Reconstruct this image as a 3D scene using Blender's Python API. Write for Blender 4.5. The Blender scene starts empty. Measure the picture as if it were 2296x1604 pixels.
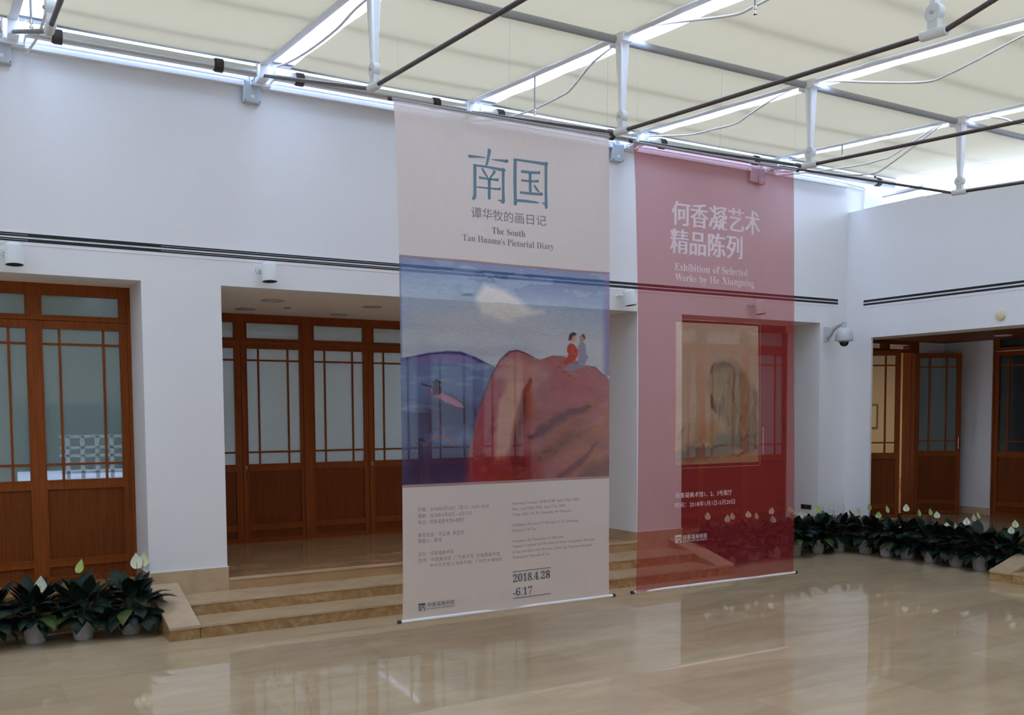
import bpy, bmesh, math, random
import numpy as np
from mathutils import Vector, Matrix
random.seed(7)
SC = bpy.context.scene
COL = SC.collection

# ------------------------------------------------------------------ camera
F, CX, CY = 2176.446, 1148.0, 1056.601           # focal length and principal point, px of a 2296 x 1604 frame
def cam_axes(yaw, pitch, roll):
    f = Vector((math.sin(yaw)*math.cos(pitch), math.cos(yaw)*math.cos(pitch), math.sin(pitch)))
    r = Vector((math.cos(yaw), -math.sin(yaw), 0)); d = f.cross(r)
    return math.cos(roll)*r + math.sin(roll)*d, -math.sin(roll)*r + math.cos(roll)*d, f
_r, _d, _f = cam_axes(0.5390971, -0.0579148, 0.0060213)
cd = bpy.data.cameras.new('camera'); cam = bpy.data.objects.new('camera', cd); COL.objects.link(cam)
M = Matrix((( _r.x, -_d.x, -_f.x, 0), (_r.y, -_d.y, -_f.y, 0), (_r.z, -_d.z, -_f.z, 2.0), (0, 0, 0, 1)))
cam.matrix_world = M
cd.sensor_fit = 'HORIZONTAL'; cd.sensor_width = 36.0; cd.lens = 36.0*F/2296.0
cd.shift_x = 0.0; cd.shift_y = (CY-802.0)/2296.0
cd.clip_start = 0.05; cd.clip_end = 200
SC.camera = cam

# ------------------------------------------------------------------ overcast sky, exposure
W = bpy.data.worlds.new('overcast_sky'); SC.world = W; W.use_nodes = True
nt = W.node_tree; nt.nodes.clear()
bg = nt.nodes.new('ShaderNodeBackground'); wo = nt.nodes.new('ShaderNodeOutputWorld')
bg.inputs['Color'].default_value = (0.53, 0.668, 1.0, 1); bg.inputs['Strength'].default_value = 8.9
nt.links.new(bg.outputs[0], wo.inputs[0])
SC.view_settings.view_transform = 'Standard'; SC.view_settings.look = 'None'
SC.view_settings.gamma = 1.0; SC.view_settings.exposure = 0.0; SC.view_settings.use_curve_mapping = False
cy = SC.cycles
cy.max_bounces = 9; cy.diffuse_bounces = 5; cy.glossy_bounces = 4; cy.transmission_bounces = 6; cy.transparent_max_bounces = 12
cy.sample_clamp_indirect = 6.0; cy.use_denoising = True
cy.caustics_reflective = False; cy.caustics_refractive = False
def lamp(name, loc, size, power, col, rot=(0,0,0)):
    l = bpy.data.lights.new(name, 'AREA'); l.shape = 'RECTANGLE'; l.size, l.size_y = size; l.energy = power; l.color = col
    o = bpy.data.objects.new(name, l); COL.objects.link(o); o.location = loc; o.rotation_euler = rot; return o
lamp('added_door_backlight', (5.1, 13.6, 3.2), (5.0, .8), 24, (.92,.97,1.0))  # added lamp, backlights the frosted glass of the central doors
lamp('gallery_ceiling_light', (17.6, 11.1, 3.15), (3.0, 1.0), 60, (1.0, 0.80, 0.55))

# ------------------------------------------------------------------ helpers
def lin(c):
    return tuple(((v/255.)/12.92 if v/255. <= .04045 else ((v/255.+.055)/1.055)**2.4) for v in c)
def obj(name, me, m=None, parent=None, smooth=False):
    o = bpy.data.objects.new(name, me); COL.objects.link(o)
    if m is not None:
        me.materials.clear(); me.materials.append(m)
    if parent is not None: o.parent = parent
    if smooth:
        for p in me.polygons: p.use_smooth = True
    return o
def tag(o, label=None, cat=None, group=None, kind=None):
    if label: o['label'] = label
    if cat: o['category'] = cat
    if group: o['group'] = group
    if kind: o['kind'] = kind
    return o
def struct(o, label, cat): return tag(o, label, cat, kind='structure')
def empty(name, loc=(0,0,0), rz=0):
    o = bpy.data.objects.new(name, None); COL.objects.link(o); o.location = loc; o.rotation_euler = (0,0,rz); o.empty_display_size = .1
    return o
class MB:
    def __init__(s): s.v = []; s.f = []; s.base = Vector((0,0,0))
    def add(s, vs, fs):
        n = len(s.v); s.v += [tuple(v) for v in vs]; s.f += [tuple(i+n for i in f) for f in fs]; return s
    def box(s, x0, x1, y0, y1, z0, z1):
        return s.add([(x0,y0,z0),(x1,y0,z0),(x1,y1,z0),(x0,y1,z0),(x0,y0,z1),(x1,y0,z1),(x1,y1,z1),(x0,y1,z1)],
                     [(0,3,2,1),(4,5,6,7),(0,1,5,4),(1,2,6,5),(2,3,7,6),(3,0,4,7)])
    def prism(s, poly, ax, a, b):
        # poly: 2D points; ax: extrusion axis index; the other two axes in cyclic order of x,y,z without ax
        o = [i for i in range(3) if i != ax]; n = len(poly); vs = []
        for h in (a, b):
            for p in poly:
                v = [0,0,0]; v[o[0]] = p[0]; v[o[1]] = p[1]; v[ax] = h; vs.append(v)
        return s.add(vs, [tuple(range(n-1,-1,-1)), tuple(range(n,2*n))] + [(i,(i+1)%n,n+(i+1)%n,n+i) for i in range(n)])
    def tube(s, pts, r, seg=8, cap=True):
        pts = [Vector(p) for p in pts]; rs = r if isinstance(r,(list,tuple)) else [r]*len(pts); rings = []
        up = None; vs = []; fs = []
        for i, p in enumerate(pts):
            t = (pts[min(i+1,len(pts)-1)] - pts[max(i-1,0)]).normalized()
            if up is None:
                up = Vector((0,0,1)) if abs(t.z) < .9 else Vector((1,0,0))
            a = t.cross(up).normalized(); b = a.cross(t).normalized(); up = b
            for k in range(seg):
                an = 2*math.pi*k/seg; vs.append(p + (a*math.cos(an) + b*math.sin(an))*rs[i])
        for i in range(len(pts)-1):
            for k in range(seg):
                k2 = (k+1)%seg; fs.append((i*seg+k, i*seg+k2, (i+1)*seg+k2, (i+1)*seg+k))
        if cap:
            fs.append(tuple(range(seg-1,-1,-1))); m = (len(pts)-1)*seg; fs.append(tuple(range(m, m+seg)))
        return s.add(vs, fs)
    def lathe(s, prof, c=(0,0,0), seg=24, axis=Vector((0,0,1))):
        axis = Vector(axis).normalized(); q = Vector((0,0,1)).rotation_difference(axis); c = Vector(c); vs = []; fs = []
        for (r, z) in prof:
            for k in range(seg):
                a = 2*math.pi*k/seg; vs.append(c + q @ Vector((r*math.cos(a), r*math.sin(a), z)))
        for i in range(len(prof)-1):
            for k in range(seg):
                k2 = (k+1)%seg; fs.append((i*seg+k, i*seg+k2, (i+1)*seg+k2, (i+1)*seg+k))
        if prof[0][0] > 1e-5: fs.append(tuple(range(seg-1,-1,-1)))
        if prof[-1][0] > 1e-5: m = (len(prof)-1)*seg; fs.append(tuple(range(m, m+seg)))
        return s.add(vs, fs)
    def xf(s, fn): s.v = [tuple(fn(v)) for v in s.v]; return s
    def build(s, name, m, parent=None, smooth=False, bevel=0):
        me = bpy.data.meshes.new(name); me.from_pydata(s.v, [], s.f); me.validate(); me.update()
        bm = bmesh.new(); bm.from_mesh(me); bmesh.ops.recalc_face_normals(bm, faces=bm.faces); bm.to_mesh(me); bm.free()
        o = obj(name, me, m, parent, smooth)
        if smooth:
            try:
                me.set_sharp_from_angle(angle=math.radians(38))
            except Exception: pass
        if bevel:
            b = o.modifiers.new('bevel','BEVEL'); b.width = bevel; b.segments = 2; b.limit_method = 'ANGLE'; b.angle_limit = .7
        return o

# ------------------------------------------------------------------ materials
def newmat(name):
    m = bpy.data.materials.new(name); m.use_nodes = True; t = m.node_tree
    return m, t, t.nodes['Principled BSDF'], t.nodes['Material Output']
def pm(name, col, rough=.5, metal=0., spec=.5, noise=None, bump=None):
    m, t, b, o = newmat(name)
    b.inputs['Base Color'].default_value = (*col, 1); b.inputs['Roughness'].default_value = rough
    b.inputs['Metallic'].default_value = metal; b.inputs['Specular IOR Level'].default_value = spec
    if noise or bump:
        tc = t.nodes.new('ShaderNodeTexCoord'); n = t.nodes.new('ShaderNodeTexNoise')
        sc_, amt = (noise or bump)[:2]
        n.inputs['Scale'].default_value = sc_; n.inputs['Detail'].default_value = 5
        t.links.new(tc.outputs['Object'], n.inputs['Vector'])
        if noise:
            r = t.nodes.new('ShaderNodeMix'); r.data_type = 'RGBA'
            r.inputs[6].default_value = (*[max(0,c*(1-amt)) for c in col],1); r.inputs[7].default_value = (*[min(1,c*(1+amt)) for c in col],1)
            t.links.new(n.outputs['Fac'], r.inputs[0]); t.links.new(r.outputs[2], b.inputs['Base Color'])
        if bump:
            bp = t.nodes.new('ShaderNodeBump'); bp.inputs['Strength'].default_value = bump[1]; bp.inputs['Distance'].default_value = .01
            t.links.new(n.outputs['Fac'], bp.inputs['Height']); t.links.new(bp.outputs[0], b.inputs['Normal'])
    return m
MT = {}
MT['plaster'] = pm('white_plaster', (.80,.80,.80), .85, spec=.15, bump=(260,.06))
MT['ceil'] = pm('ceiling_paint', (.88,.80,.72), .9, spec=.1)
MT['warmwall'] = pm('gallery_wall_paint', (.66,.56,.42), .9, spec=.1)
MT['palewall'] = pm('pale_grey_wall', (.50,.52,.50), .9, spec=.1)
MT['greywall'] = pm('grey_green_wall', (.035,.05,.04), .9, spec=.1)
MT['steel'] = pm('white_painted_steel', (.88,.90,.92), .35, spec=.4)
MT['grey_steel'] = pm('grey_painted_steel', (.36,.37,.38), .4, spec=.4)
MT['alu'] = pm('brushed_aluminium', (.62,.65,.68), .28, metal=.85)
MT['dark_rod'] = pm('dark_steel_rod', (.085,.065,.06), .45, metal=.3, noise=(60,.5))
MT['rubber'] = pm('black_rubber', (.035,.025,.022), .5)
MT['boxgrey'] = pm('grey_plastic', (.47,.52,.54), .5)
MT['cable'] = pm('white_cable', (.74,.73,.71), .5)
MT['black'] = pm('black_slot', (.006,.006,.009), .6)
MT['trimwhite'] = pm('white_enamel', (.82,.82,.83), .45)
MT['lampwhite'] = pm('lamp_enamel', (.70,.72,.70), .45)
MT['pot'] = pm('white_plastic_pot', (.50,.50,.49), .45, noise=(9,.08))
MT['soil'] = pm('potting_soil', (.03,.02,.013), .95, noise=(80,.5))
MT['spathe'] = pm('white_spathe', (.74,.76,.60), .55, noise=(14,.12))
MT['spathe_green'] = pm('green_spathe', (.45,.56,.16), .55, noise=(14,.25))
MT['spadix'] = pm('spadix', (.60,.52,.24), .7, bump=(300,.6))
MT['stalk'] = pm('green_stalk', (.035,.075,.03), .5)
MT['cctv'] = pm('camera_housing', (.55,.56,.55), .45)
MT['dome'] = pm('dark_dome', (.01,.012,.02), .06, spec=.8)
MT['cream'] = pm('cream_plastic', (.72,.62,.40), .5)
MT['brass'] = pm('dark_brass_plate', (.06,.04,.02), .5, noise=(40,.3))
MT['barwhite'] = pm('white_bar', (.82,.83,.86), .3)
MT['chrome'] = pm('chrome', (.75,.75,.75), .15, metal=1)
MT['paper'] = pm('picture_mount', (.70,.62,.46), .9)
MT['framewood'] = pm('picture_frame_wood', (.20,.10,.03), .4)
MT['vent'] = pm('downlight_trim', (.42,.39,.36), .6)

def wood_mat(name, col, axis=2):
    m, t, b, o = newmat(name)
    tc = t.nodes.new('ShaderNodeTexCoord'); mp = t.nodes.new('ShaderNodeMapping'); n = t.nodes.new('ShaderNodeTexNoise'); r = t.nodes.new('ShaderNodeValToRGB')
    sc_ = [34,34,34]; sc_[axis] = 1.3; mp.inputs['Scale'].default_value = sc_
    n.inputs['Scale'].default_value = 1.6; n.inputs['Detail'].default_value = 7; n.inputs['Roughness'].default_value = .62; n.inputs['Distortion'].default_value = .5
    e = r.color_ramp.elements; e[0].position = .30; e[0].color = (*[c*.72 for c in col],1); e[1].position = .72; e[1].color = (*[c*1.22 for c in col],1)
    t.links.new(tc.outputs['Object'], mp.inputs['Vector']); t.links.new(mp.outputs[0], n.inputs['Vector']); t.links.new(n.outputs['Fac'], r.inputs[0]); t.links.new(r.outputs[0], b.inputs['Base Color'])
    b.inputs['Roughness'].default_value = .5; b.inputs['Specular IOR Level'].default_value = .16
    return m
TEAK = (.255,.062,.0105)
MT['teak'] = wood_mat('teak_upright', TEAK, 2)
MT['teak_rail'] = wood_mat('teak_panel', (.175,.043,.0075), 2)
MT['teak_ceiling'] = wood_mat('teak_ceiling_boards', (.20,.062,.018), 0)

def glass_mat(name, col, rough, spec=.5):
    m, t, b, o = newmat(name)
    b.inputs['Base Color'].default_value = (*col,1); b.inputs['Roughness'].default_value = rough; b.inputs['Specular IOR Level'].default_value = spec
    return m
MT['frost'] = glass_mat('frosted_green_glass', (.20,.26,.245), .02, 1.0)
def backlit(name, col, tcol):
    m, t, b, o = newmat(name); tl = t.nodes.new('ShaderNodeBsdfTranslucent'); ad = t.nodes.new('ShaderNodeAddShader')
    b.inputs['Base Color'].default_value = (*col,1); b.inputs['Roughness'].default_value = .04; b.inputs['Specular IOR Level'].default_value = 1.0; tl.inputs[0].default_value = (*tcol,1)
    t.links.new(b.outputs[0], ad.inputs[0]); t.links.new(tl.outputs[0], ad.inputs[1]); t.links.new(ad.outputs[0], o.inputs[0]); return m
MT['frost_blue'] = backlit('frosted_pale_glass', (.36,.44,.47), (.30,.325,.33))
def polished(name, col, gl):
    m, t, b, o = newmat(name); g = t.nodes.new('ShaderNodeBsdfGlossy'); x = t.nodes.new('ShaderNodeMixShader')
    b.inputs['Base Color'].default_value = (*col,1); b.inputs['Specular IOR Level'].default_value = 0; g.inputs['Roughness'].default_value = .008; g.inputs[0].default_value = (.95,1,1,1); x.inputs[0].default_value = gl
    t.links.new(b.outputs[0], x.inputs[1]); t.links.new(g.outputs[0], x.inputs[2]); t.links.new(x.outputs[0], o.inputs[0]); return m
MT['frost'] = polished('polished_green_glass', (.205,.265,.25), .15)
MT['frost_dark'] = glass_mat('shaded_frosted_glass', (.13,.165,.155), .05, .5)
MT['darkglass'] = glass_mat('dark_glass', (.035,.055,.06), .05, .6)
def clear_mat(name, tint, gl):
    m, t, b, o = newmat(name); t.nodes.remove(b)
    tr = t.nodes.new('ShaderNodeBsdfTransparent'); g = t.nodes.new('ShaderNodeBsdfGlossy'); x = t.nodes.new('ShaderNodeMixShader')
    tr.inputs[0].default_value = (*tint,1); g.inputs['Roughness'].default_value = .03; g.inputs[0].default_value = (1,1,1,1); x.inputs[0].default_value = gl
    t.links.new(tr.outputs[0], x.inputs[1]); t.links.new(g.outputs[0], x.inputs[2]); t.links.new(x.outputs[0], o.inputs[0])
    return m
MT['clear'] = clear_mat('clear_glass', (.86,.90,.86), .05)

def marble(name, c0, c1, c2, scale, brick=None, rough=.06, vein=1.0, stretch=(1,1,1), spec=.5):
    m, t, b, o = newmat(name); N = t.nodes.new; L = t.links.new
    tc = N('ShaderNodeTexCoord'); mp = N('ShaderNodeMapping'); mp.inputs['Scale'].default_value = stretch
    L(tc.outputs['Object'], mp.inputs['Vector'])
    n1 = N('ShaderNodeTexNoise'); n1.inputs['Scale'].default_value = scale; n1.inputs['Detail'].default_value = 8; n1.inputs['Roughness'].default_value = .62; n1.inputs['Distortion'].default_value = vein
    L(mp.outputs[0], n1.inputs['Vector'])
    r = N('ShaderNodeValToRGB'); e = r.color_ramp.elements
    e[0].position = .28; e[0].color = (*c0,1); e[1].position = .74; e[1].color = (*c2,1); k = e.new(.52); k.color = (*c1,1)
    L(n1.outputs['Fac'], r.inputs[0]); out = r.outputs[0]
    if brick:
        bw, bh, tone = brick
        br = N('ShaderNodeTexBrick'); br.inputs['Scale'].default_value = 1; br.inputs['Brick Width'].default_value = bw; br.inputs['Row Height'].default_value = bh
        br.inputs['Mortar Size'].default_value = .0012; br.inputs['Mortar Smooth'].default_value = 0; br.offset = .37; br.inputs['Bias'].default_value = 0
        br.inputs['Color1'].default_value = (1-tone,)*3+(1,); br.inputs['Color2'].default_value = (1+tone*.6,)*3+(1,); br.inputs['Mortar'].default_value = (.90,.89,.87,1)
        L(tc.outputs['Object'], br.inputs['Vector'])
        mu = N('ShaderNodeMix'); mu.data_type = 'RGBA'; mu.blend_type = 'MULTIPLY'; mu.inputs[0].default_value = 1
        L(out, mu.inputs[6]); L(br.outputs['Color'], mu.inputs[7]); out = mu.outputs[2]
    L(out, b.inputs['Base Color']); b.inputs['Roughness'].default_value = rough; b.inputs['Specular IOR Level'].default_value = spec
    return m
MT['floor'] = marble('polished_beige_marble', (.465,.335,.20), (.54,.405,.25), (.605,.47,.305), 1.5, (1.22,.61,.09), .010, 1.2, (.55,1.7,1), .62)
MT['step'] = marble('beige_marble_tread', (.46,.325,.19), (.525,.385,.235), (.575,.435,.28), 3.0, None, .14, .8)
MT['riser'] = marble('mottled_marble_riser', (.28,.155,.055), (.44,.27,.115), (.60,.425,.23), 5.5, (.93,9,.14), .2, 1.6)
MT['upper'] = marble('polished_brown_marble', (.36,.20,.092), (.43,.26,.128), (.50,.325,.175), 2.0, (1.03,.6,.06), .05, 1.2, (.5,1.8,1), .6)

# ------------------------------------------------------------------ setting: dimensions
YW, ZS, ZU = 9.80, 3.295, 0.375                 # front plane of the far wall, soffit height, upper floor height
XR_, XP = 11.62, 12.05                          # right wall face and back
ZV = 3.075                                      # underside of the right wall
X0, Y0 = -7.0, -5.0
floor = MB().box(X0-.3, XR_+1, Y0-.3, 10.3, -.2, 0).build('floor', MT['floor']); struct(floor, 'polished beige marble floor of the sunken hall', 'floor')
up = MB().box(2.528, 7.709, 9.79, 12.45, 0, ZU).build('floor_recess', MT['upper']); struct(up, 'raised brown marble floor behind the steps in the central recess', 'floor')
b = MB(); b.box(X0, 1.766, 9.82, 10.5, 0, ZU); b.box(8.46, 11.05, 9.82, 10.5, 0, ZU)
struct(b.build('trim_1', MT['riser']), 'low beige marble plinth under the left and right timber screens', 'plinth')
MT['upper2'] = marble('brown_marble_vestibule', (.28,.165,.085), (.34,.215,.118), (.40,.27,.16), 2.0, (1.03,.6,.06), .16, 1.2, (.5,1.8,1), .3)
up2 = MB().box(XR_+.02, 20.6, 2.0, 14.6, 0, ZU-.002).build('floor_vestibule', MT['upper2']); struct(up2, 'raised brown marble floor of the vestibule on the right', 'floor')

wb = MB(); wb.box(X0, 12.42, YW, 10.12, ZS, 5.46); struct(wb.build('wall_back', MT['plaster']), 'tall white wall behind the two hanging banners', 'wall')
wb = MB(); wb.box(11.05, 12.05, YW, 10.6, ZV, ZS); struct(wb.build('wall_back_corner', MT['plaster']), 'white wall piece above the corner pillar', 'wall')
cb = MB(); cb.box(X0, 11.05, 10.12, 12.6, ZS, ZS+.1); cb.box(X0, 2.5, 12.45, 12.6, 0, ZS); cb.box(7.74, 11.05, 12.45, 12.6, 0, ZS); cb.box(X0, 1.7, 10.6, 10.7, 0, ZS); cb.box(8.5, 11.05, 10.6, 10.7, 0, ZS)
struct(cb.build('ceiling_recess', MT['ceil']), 'white ceiling of the recesses under the far wall', 'ceiling')
wr = MB().prism([(Y0,4.28),(0.0,4.58),(5.0,4.74),(6.2,4.80),(7.16,4.845),(8.0,4.895),(8.6,4.918),(9.2,4.925),(9.80,4.918),(9.80,ZV),(Y0,ZV)], 0, XR_, XP)
struct(wr.build('wall_right', MT['plaster']), 'white parapet wall over the right hand opening', 'wall')
wc = MB(); wc.box(12.42, 12.6, Y0, 10.12, 3.3, 4.95); struct(wc.build('wall_right_rear', MT['plaster']), 'white upstand wall below the clerestory on the right', 'wall')
wf = MB(); wf.box(X0-.2, 1.5, -1.6, -1.4, 0, 5.3); wf.box(7.5, 12.6, -1.6, -1.4, 0, 5.3); wf.box(1.5, 7.5, -1.6, -1.4, 0, .66); wf.box(1.5, 7.5, -1.6, -1.4, 2.3, 5.3); struct(wf.build('wall_front', MT['palewall']), 'unseen grey wall added behind the viewer to hold back light, with a limited opening to the terrace', 'wall')  # added unseen partition; its opening is kept small to limit terrace light
wl = MB(); wl.box(X0-.2, X0, Y0, 12.6, 0, 5.6); struct(wl.build('wall_left', MT['plaster']), 'white wall on the far left, out of view', 'wall')

cr = MB(); cr.box(2.3,7.95,14.6,14.7,0,3.4); cr.box(2.3,2.4,12.6,14.6,0,3.4); cr.box(7.85,7.95,12.6,14.6,0,3.4); cr.box(2.3,7.95,12.6,14.7,ZS+.05,3.45); cr.box(2.3,7.95,12.45,14.7,.1,ZU)
struct(cr.build('wall_backlight_room', MT['plaster']), 'white walls of an unseen room added to backlight the frosted doors of the central recess', 'wall')  # unseen room added to hold the backlight of the frosted doors
def pillar(poly, ztop, label, base_edges):
    p = MB().prism(poly, 2, 0, ztop).build('pillar', MT['plaster']); tag(p, label, 'pillar')
    bb = MB()
    for (x0,x1,y0,y1) in base_edges: bb.box(x0,x1,y0,y1,0.0,.487)
    bs = bb.build('pillar_base', MT['step'], p); tag(bs, 'beige marble base')
    tr = MB()
    for (x0,x1,y0,y1) in base_edges: tr.box(x0-.0015,x1+.0015,y0-.0015,y1+.0015,.487,.494)
    tb = tr.build('base_bead', MT['trimwhite'], p)
    return p
pillar([(1.766,YW),(2.517,YW),(2.517,12.45),(1.766,12.45)], ZS, 'white square pillar left of the beige marble steps', [(1.756,2.527,YW-.01,12.2)])
pillar([(7.72,YW),(8.46,YW),(8.46,12.45),(7.72,12.45)], ZS, 'white square pillar between the two banners, half behind the red one', [(7.71,8.47,YW-.01,12.2)])
pillar([(11.05,YW),(XR_,YW),(XR_,9.37),(11.66,9.37),(11.74,10.06),(11.74,10.55),(11.05,10.55)], ZV, 'white corner pillar under the dome camera', [(11.04,XR_-.01,YW-.01,10.3),(XR_-.01,11.665,9.36,9.80)])

# ------------------------------------------------------------------ marble steps
def stairs(name, label, fn):
    r = empty(name); tag(r, label, 'steps')
    for k, (y0, z1) in enumerate(((8.87,.125),(9.295,.25),(9.78,.375))):
        w0, w1 = (2.03, 8.24) if k < 2 else (2.529, 7.708)
        y1 = 9.798 if k < 2 else 9.83
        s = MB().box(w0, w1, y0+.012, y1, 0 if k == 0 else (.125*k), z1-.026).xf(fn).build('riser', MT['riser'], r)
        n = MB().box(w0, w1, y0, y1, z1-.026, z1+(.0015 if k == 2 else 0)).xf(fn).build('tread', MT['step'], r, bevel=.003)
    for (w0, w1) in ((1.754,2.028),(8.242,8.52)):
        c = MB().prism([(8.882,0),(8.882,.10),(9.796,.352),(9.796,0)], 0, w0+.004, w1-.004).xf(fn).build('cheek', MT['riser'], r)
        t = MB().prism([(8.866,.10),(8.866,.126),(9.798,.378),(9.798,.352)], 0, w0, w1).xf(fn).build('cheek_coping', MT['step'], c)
    return r
stairs('marble_steps', 'three wide beige marble steps rising to the central recess', lambda v: v)
stairs('marble_steps', 'beige marble steps at the right edge, seen by one sloping cheek', lambda v: (10.72+(v[1]-8.87)*.965, 8.66-v[0], v[2]))

# ------------------------------------------------------------------ timber and glass screens
LV = dict(tp0=2.990, tp1=3.185, lt=2.937, p1=2.862, p0=1.385, pn1=1.297, pn0=.605, b1=.535, b0=.430)
def leaf(parent, u0, u1, pu0, pu1, fn, gm, v=0, lock=None, th=.045, zb=ZU+.008):
    """one leaf: u across, v depth (0 = face, + goes away), w up"""
    f = MB(); L = LV
    f.box(u0, pu0, v, v+th, zb, L['lt']); f.box(pu1, u1, v, v+th, zb, L['lt'])
    for (a, c) in ((L['p1'],L['lt']),(L['pn1'],L['p0']),(L['b1'],L['pn0']),(zb,L['b0'])): f.box(pu0, pu1, v, v+th, a, c)
    # beads round the openings
    for (a, c) in ((L['p0'],L['p1']),(L['pn0'],L['pn1']),(L['b0'],L['b1'])):
        for (x0,x1,z0,z1) in ((pu0-.012,pu1+.012,c-.002,c+.012),(pu0-.012,pu1+.012,a-.012,a+.002),(pu0-.012,pu0+.002,a,c),(pu1-.002,pu1+.012,a,c)):
            f.box(x0,x1,v-.007,v+.01,z0,z1)
    lf = f.xf(fn).build('door_leaf', MT['teak'], parent)
    g = MB().box(pu0, pu1, v+.02, v+.026, L['p0'], L['p1']).xf(fn).build('glass_pane', gm, lf)
    mu = MB()
    for x in (pu0+.152, pu1-.152): mu.box(x-.011, x+.011, v+.006, v+.034, L['p0'], L['p1'])
    for z in (L['p0']+.155, L['p1']-.148): mu.box(pu0, pu1, v+.007, v+.033, z-.011, z+.011)
    mu.xf(fn).build('muntins', MT['teak'], lf)
    MB().box(pu0, pu1, v+.012, v+.03, L['pn0'], L['pn1']).xf(fn).build('wood_panel', MT['teak_rail'], lf)
    MB().box(pu0, pu1, v+.012, v+.03, L['b0'], L['b1']).xf(fn).build('kick_panel', MT['teak_rail'], lf)
    if lock is not None:
        lk = MB().box(lock-.011, lock+.011, v-.005, v+.002, 1.322, 1.368).xf(fn).build('lock_plate', MT['grey_steel'], lf)
        MB().box(lock-.004, lock+.004, v-.006, v-.004, 1.333, 1.35).xf(fn).build('keyhole', MT['black'], lf)
    return lf
def screen(name, label, fn, u0, u1, leaves, gm, tgm, posts, head=(3.185,ZS), ztop=None):
    r = empty(name); struct(r, label, 'timber screen')
    f = MB(); L = LV; zt = ztop or head[1]
    f.box(u0, u1, -.012, .06, L['tp1'], zt)
    f.box(u0, u1, -.008, .06, L['lt']+.004, L['tp0'])
    for l in leaves:
        if l[4] is not False: f.box(l[1]-.03, l[1]+.03, .046, .058, ZU, L['lt']); f.box(l[0]-.03, l[0]+.03, .0465, .0585, ZU, L['lt'])
    for (a, c) in posts: f.box(a, c, -.0145, .06, ZU, zt-.002)
    f.box(u0, u1, .002, .06, ZU-.001, ZU+.014)
    for (p0, p1) in [(l[2], l[3]) for l in leaves]:
        pass
    edges = sorted(leaves, key=lambda l: l[2])
    cur = u0
    for l in edges:
        f.box(cur, l[2], -.004, .06, L['tp0'], L['tp1']); cur = l[3]
    f.box(cur, u1, -.004, .06, L['tp0'], L['tp1'])
    for l in edges:   # beads of the transom lights
        a, c = L['tp0'], L['tp1']
        for (x0,x1,z0,z1) in ((l[2]-.012,l[3]+.012,c-.002,c+.012),(l[2]-.012,l[3]+.012,a-.012,a+.002),(l[2]-.012,l[2]+.002,a,c),(l[3]-.002,l[3]+.012,a,c)):
            f.box(x0,x1,-.018,.01,z0,z1)
    f.xf(fn).build('door_frame', MT['teak'], r)
    for l in edges:
        MB().box(l[2], l[3], .02, .026, L['tp0'], L['tp1']).xf(fn).build('transom_pane', tgm, r)
        if l[4] is not False: leaf(r, l[0], l[1], l[2], l[3], fn, gm, 0, l[4])
    return r
fn_l = lambda v: (v[0], 10.43+v[1], v[2])
lv = []
for k in range(3):
    p0 = .958-.842*k; lv.append((p0-.07, p0+.772, p0, p0+.702, None))
screen('door_1', 'fixed teak and green glass screen at the left edge, left of the pillar', fn_l, -.82, 1.764, lv, MT['frost'], MT['frost'], [(-.82,-.797),(1.731,1.764)])
fn_m = lambda v: (v[0], 12.36+v[1], v[2])
lv = [(2.55,3.398,2.622,3.317,None),(3.404,4.212,3.475,4.165,3.445),(4.312,5.122,4.362,5.055,None),(5.128,5.93,5.205,5.875,5.168),(6.03,6.836,6.07,6.76,None),(6.842,7.69,6.92,7.612,6.88)]
screen('door_2', 'long teak and pale glass folding door screen across the central recess', fn_m, 2.519, 7.718, lv, MT['frost_blue'], MT['frost_blue'], [(2.519,2.55),(4.212,4.312),(5.93,6.03),(7.69,7.718)])
lv = []
for k in range(3):
    p0 = 10.225-.842*k+.055; lv.append((p0-.07, p0+.772, p0, p0+.702, None))
screen('door_3', 'fixed teak and green glass screen behind the red banner', fn_l, 8.462, 11.048, lv, MT['frost'], MT['frost'], [(8.462,8.53),(11.0,11.048)])
# vestibule on the right
XB = 14.25; YS = 10.05; ZC = 3.118
v = MB(); v.box(11.72, 12.02, YS, YS+.2, ZU, ZC+.1); v.box(13.6, XB+.2, YS, YS+.2, ZU, ZC+.1); v.box(12.0, 13.6, YS, YS+.2, 3.07, ZC+.1)
struct(v.build('wall_vestibule', MT['plaster']), 'white side wall of the vestibule around the open doors', 'wall')
v = MB(); v.box(XB, XB+.2, 9.2, YS, ZU, ZC+.1); v.box(XB, XB+.2, 2.0, 6.7, ZU, ZC+.1); struct(v.build('wall_vestibule_rear', MT['plaster']), 'white end wall of the vestibule beside the dark doors', 'wall')
v = MB().box(XP, XB+.3, 2.0, YS+.2, ZC, ZC+.12).build('ceiling_vestibule', MT['teak_ceiling']); struct(v, 'teak boarded ceiling of the vestibule', 'ceiling')
v = MB(); v.box(XR_, XB+.2, 1.8, 2.0, 0, ZV); v.box(XR_+.04, XP, Y0, 1.8, 0, ZV); struct(v.build('wall_vestibule_front', MT['plaster']), 'white wall closing the vestibule, out of view', 'wall')
v = MB(); v.box(13.61, XB-.001, YS-.012, YS, ZU, .487); v.box(XB-.012, XB, 9.21, YS-.012, ZU, .487); struct(v.build('baseboard_right', MT['step']), 'beige marble skirting of the vestibule', 'skirting')
fn_r = lambda v: (XB+.03+v[1], v[0], v[2])
lv = []
for k in range(3):
    p1 = 9.105-.842*k; lv.append((p1-.772, p1+.07, p1-.702, p1, None))
screen('door_4', 'dark teak and glass doors at the right edge of the vestibule', fn_r, 6.7, 9.2, lv, MT['darkglass'], MT['darkglass'], [(6.7,6.72),(9.175,9.2)], ztop=3.118)
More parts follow.
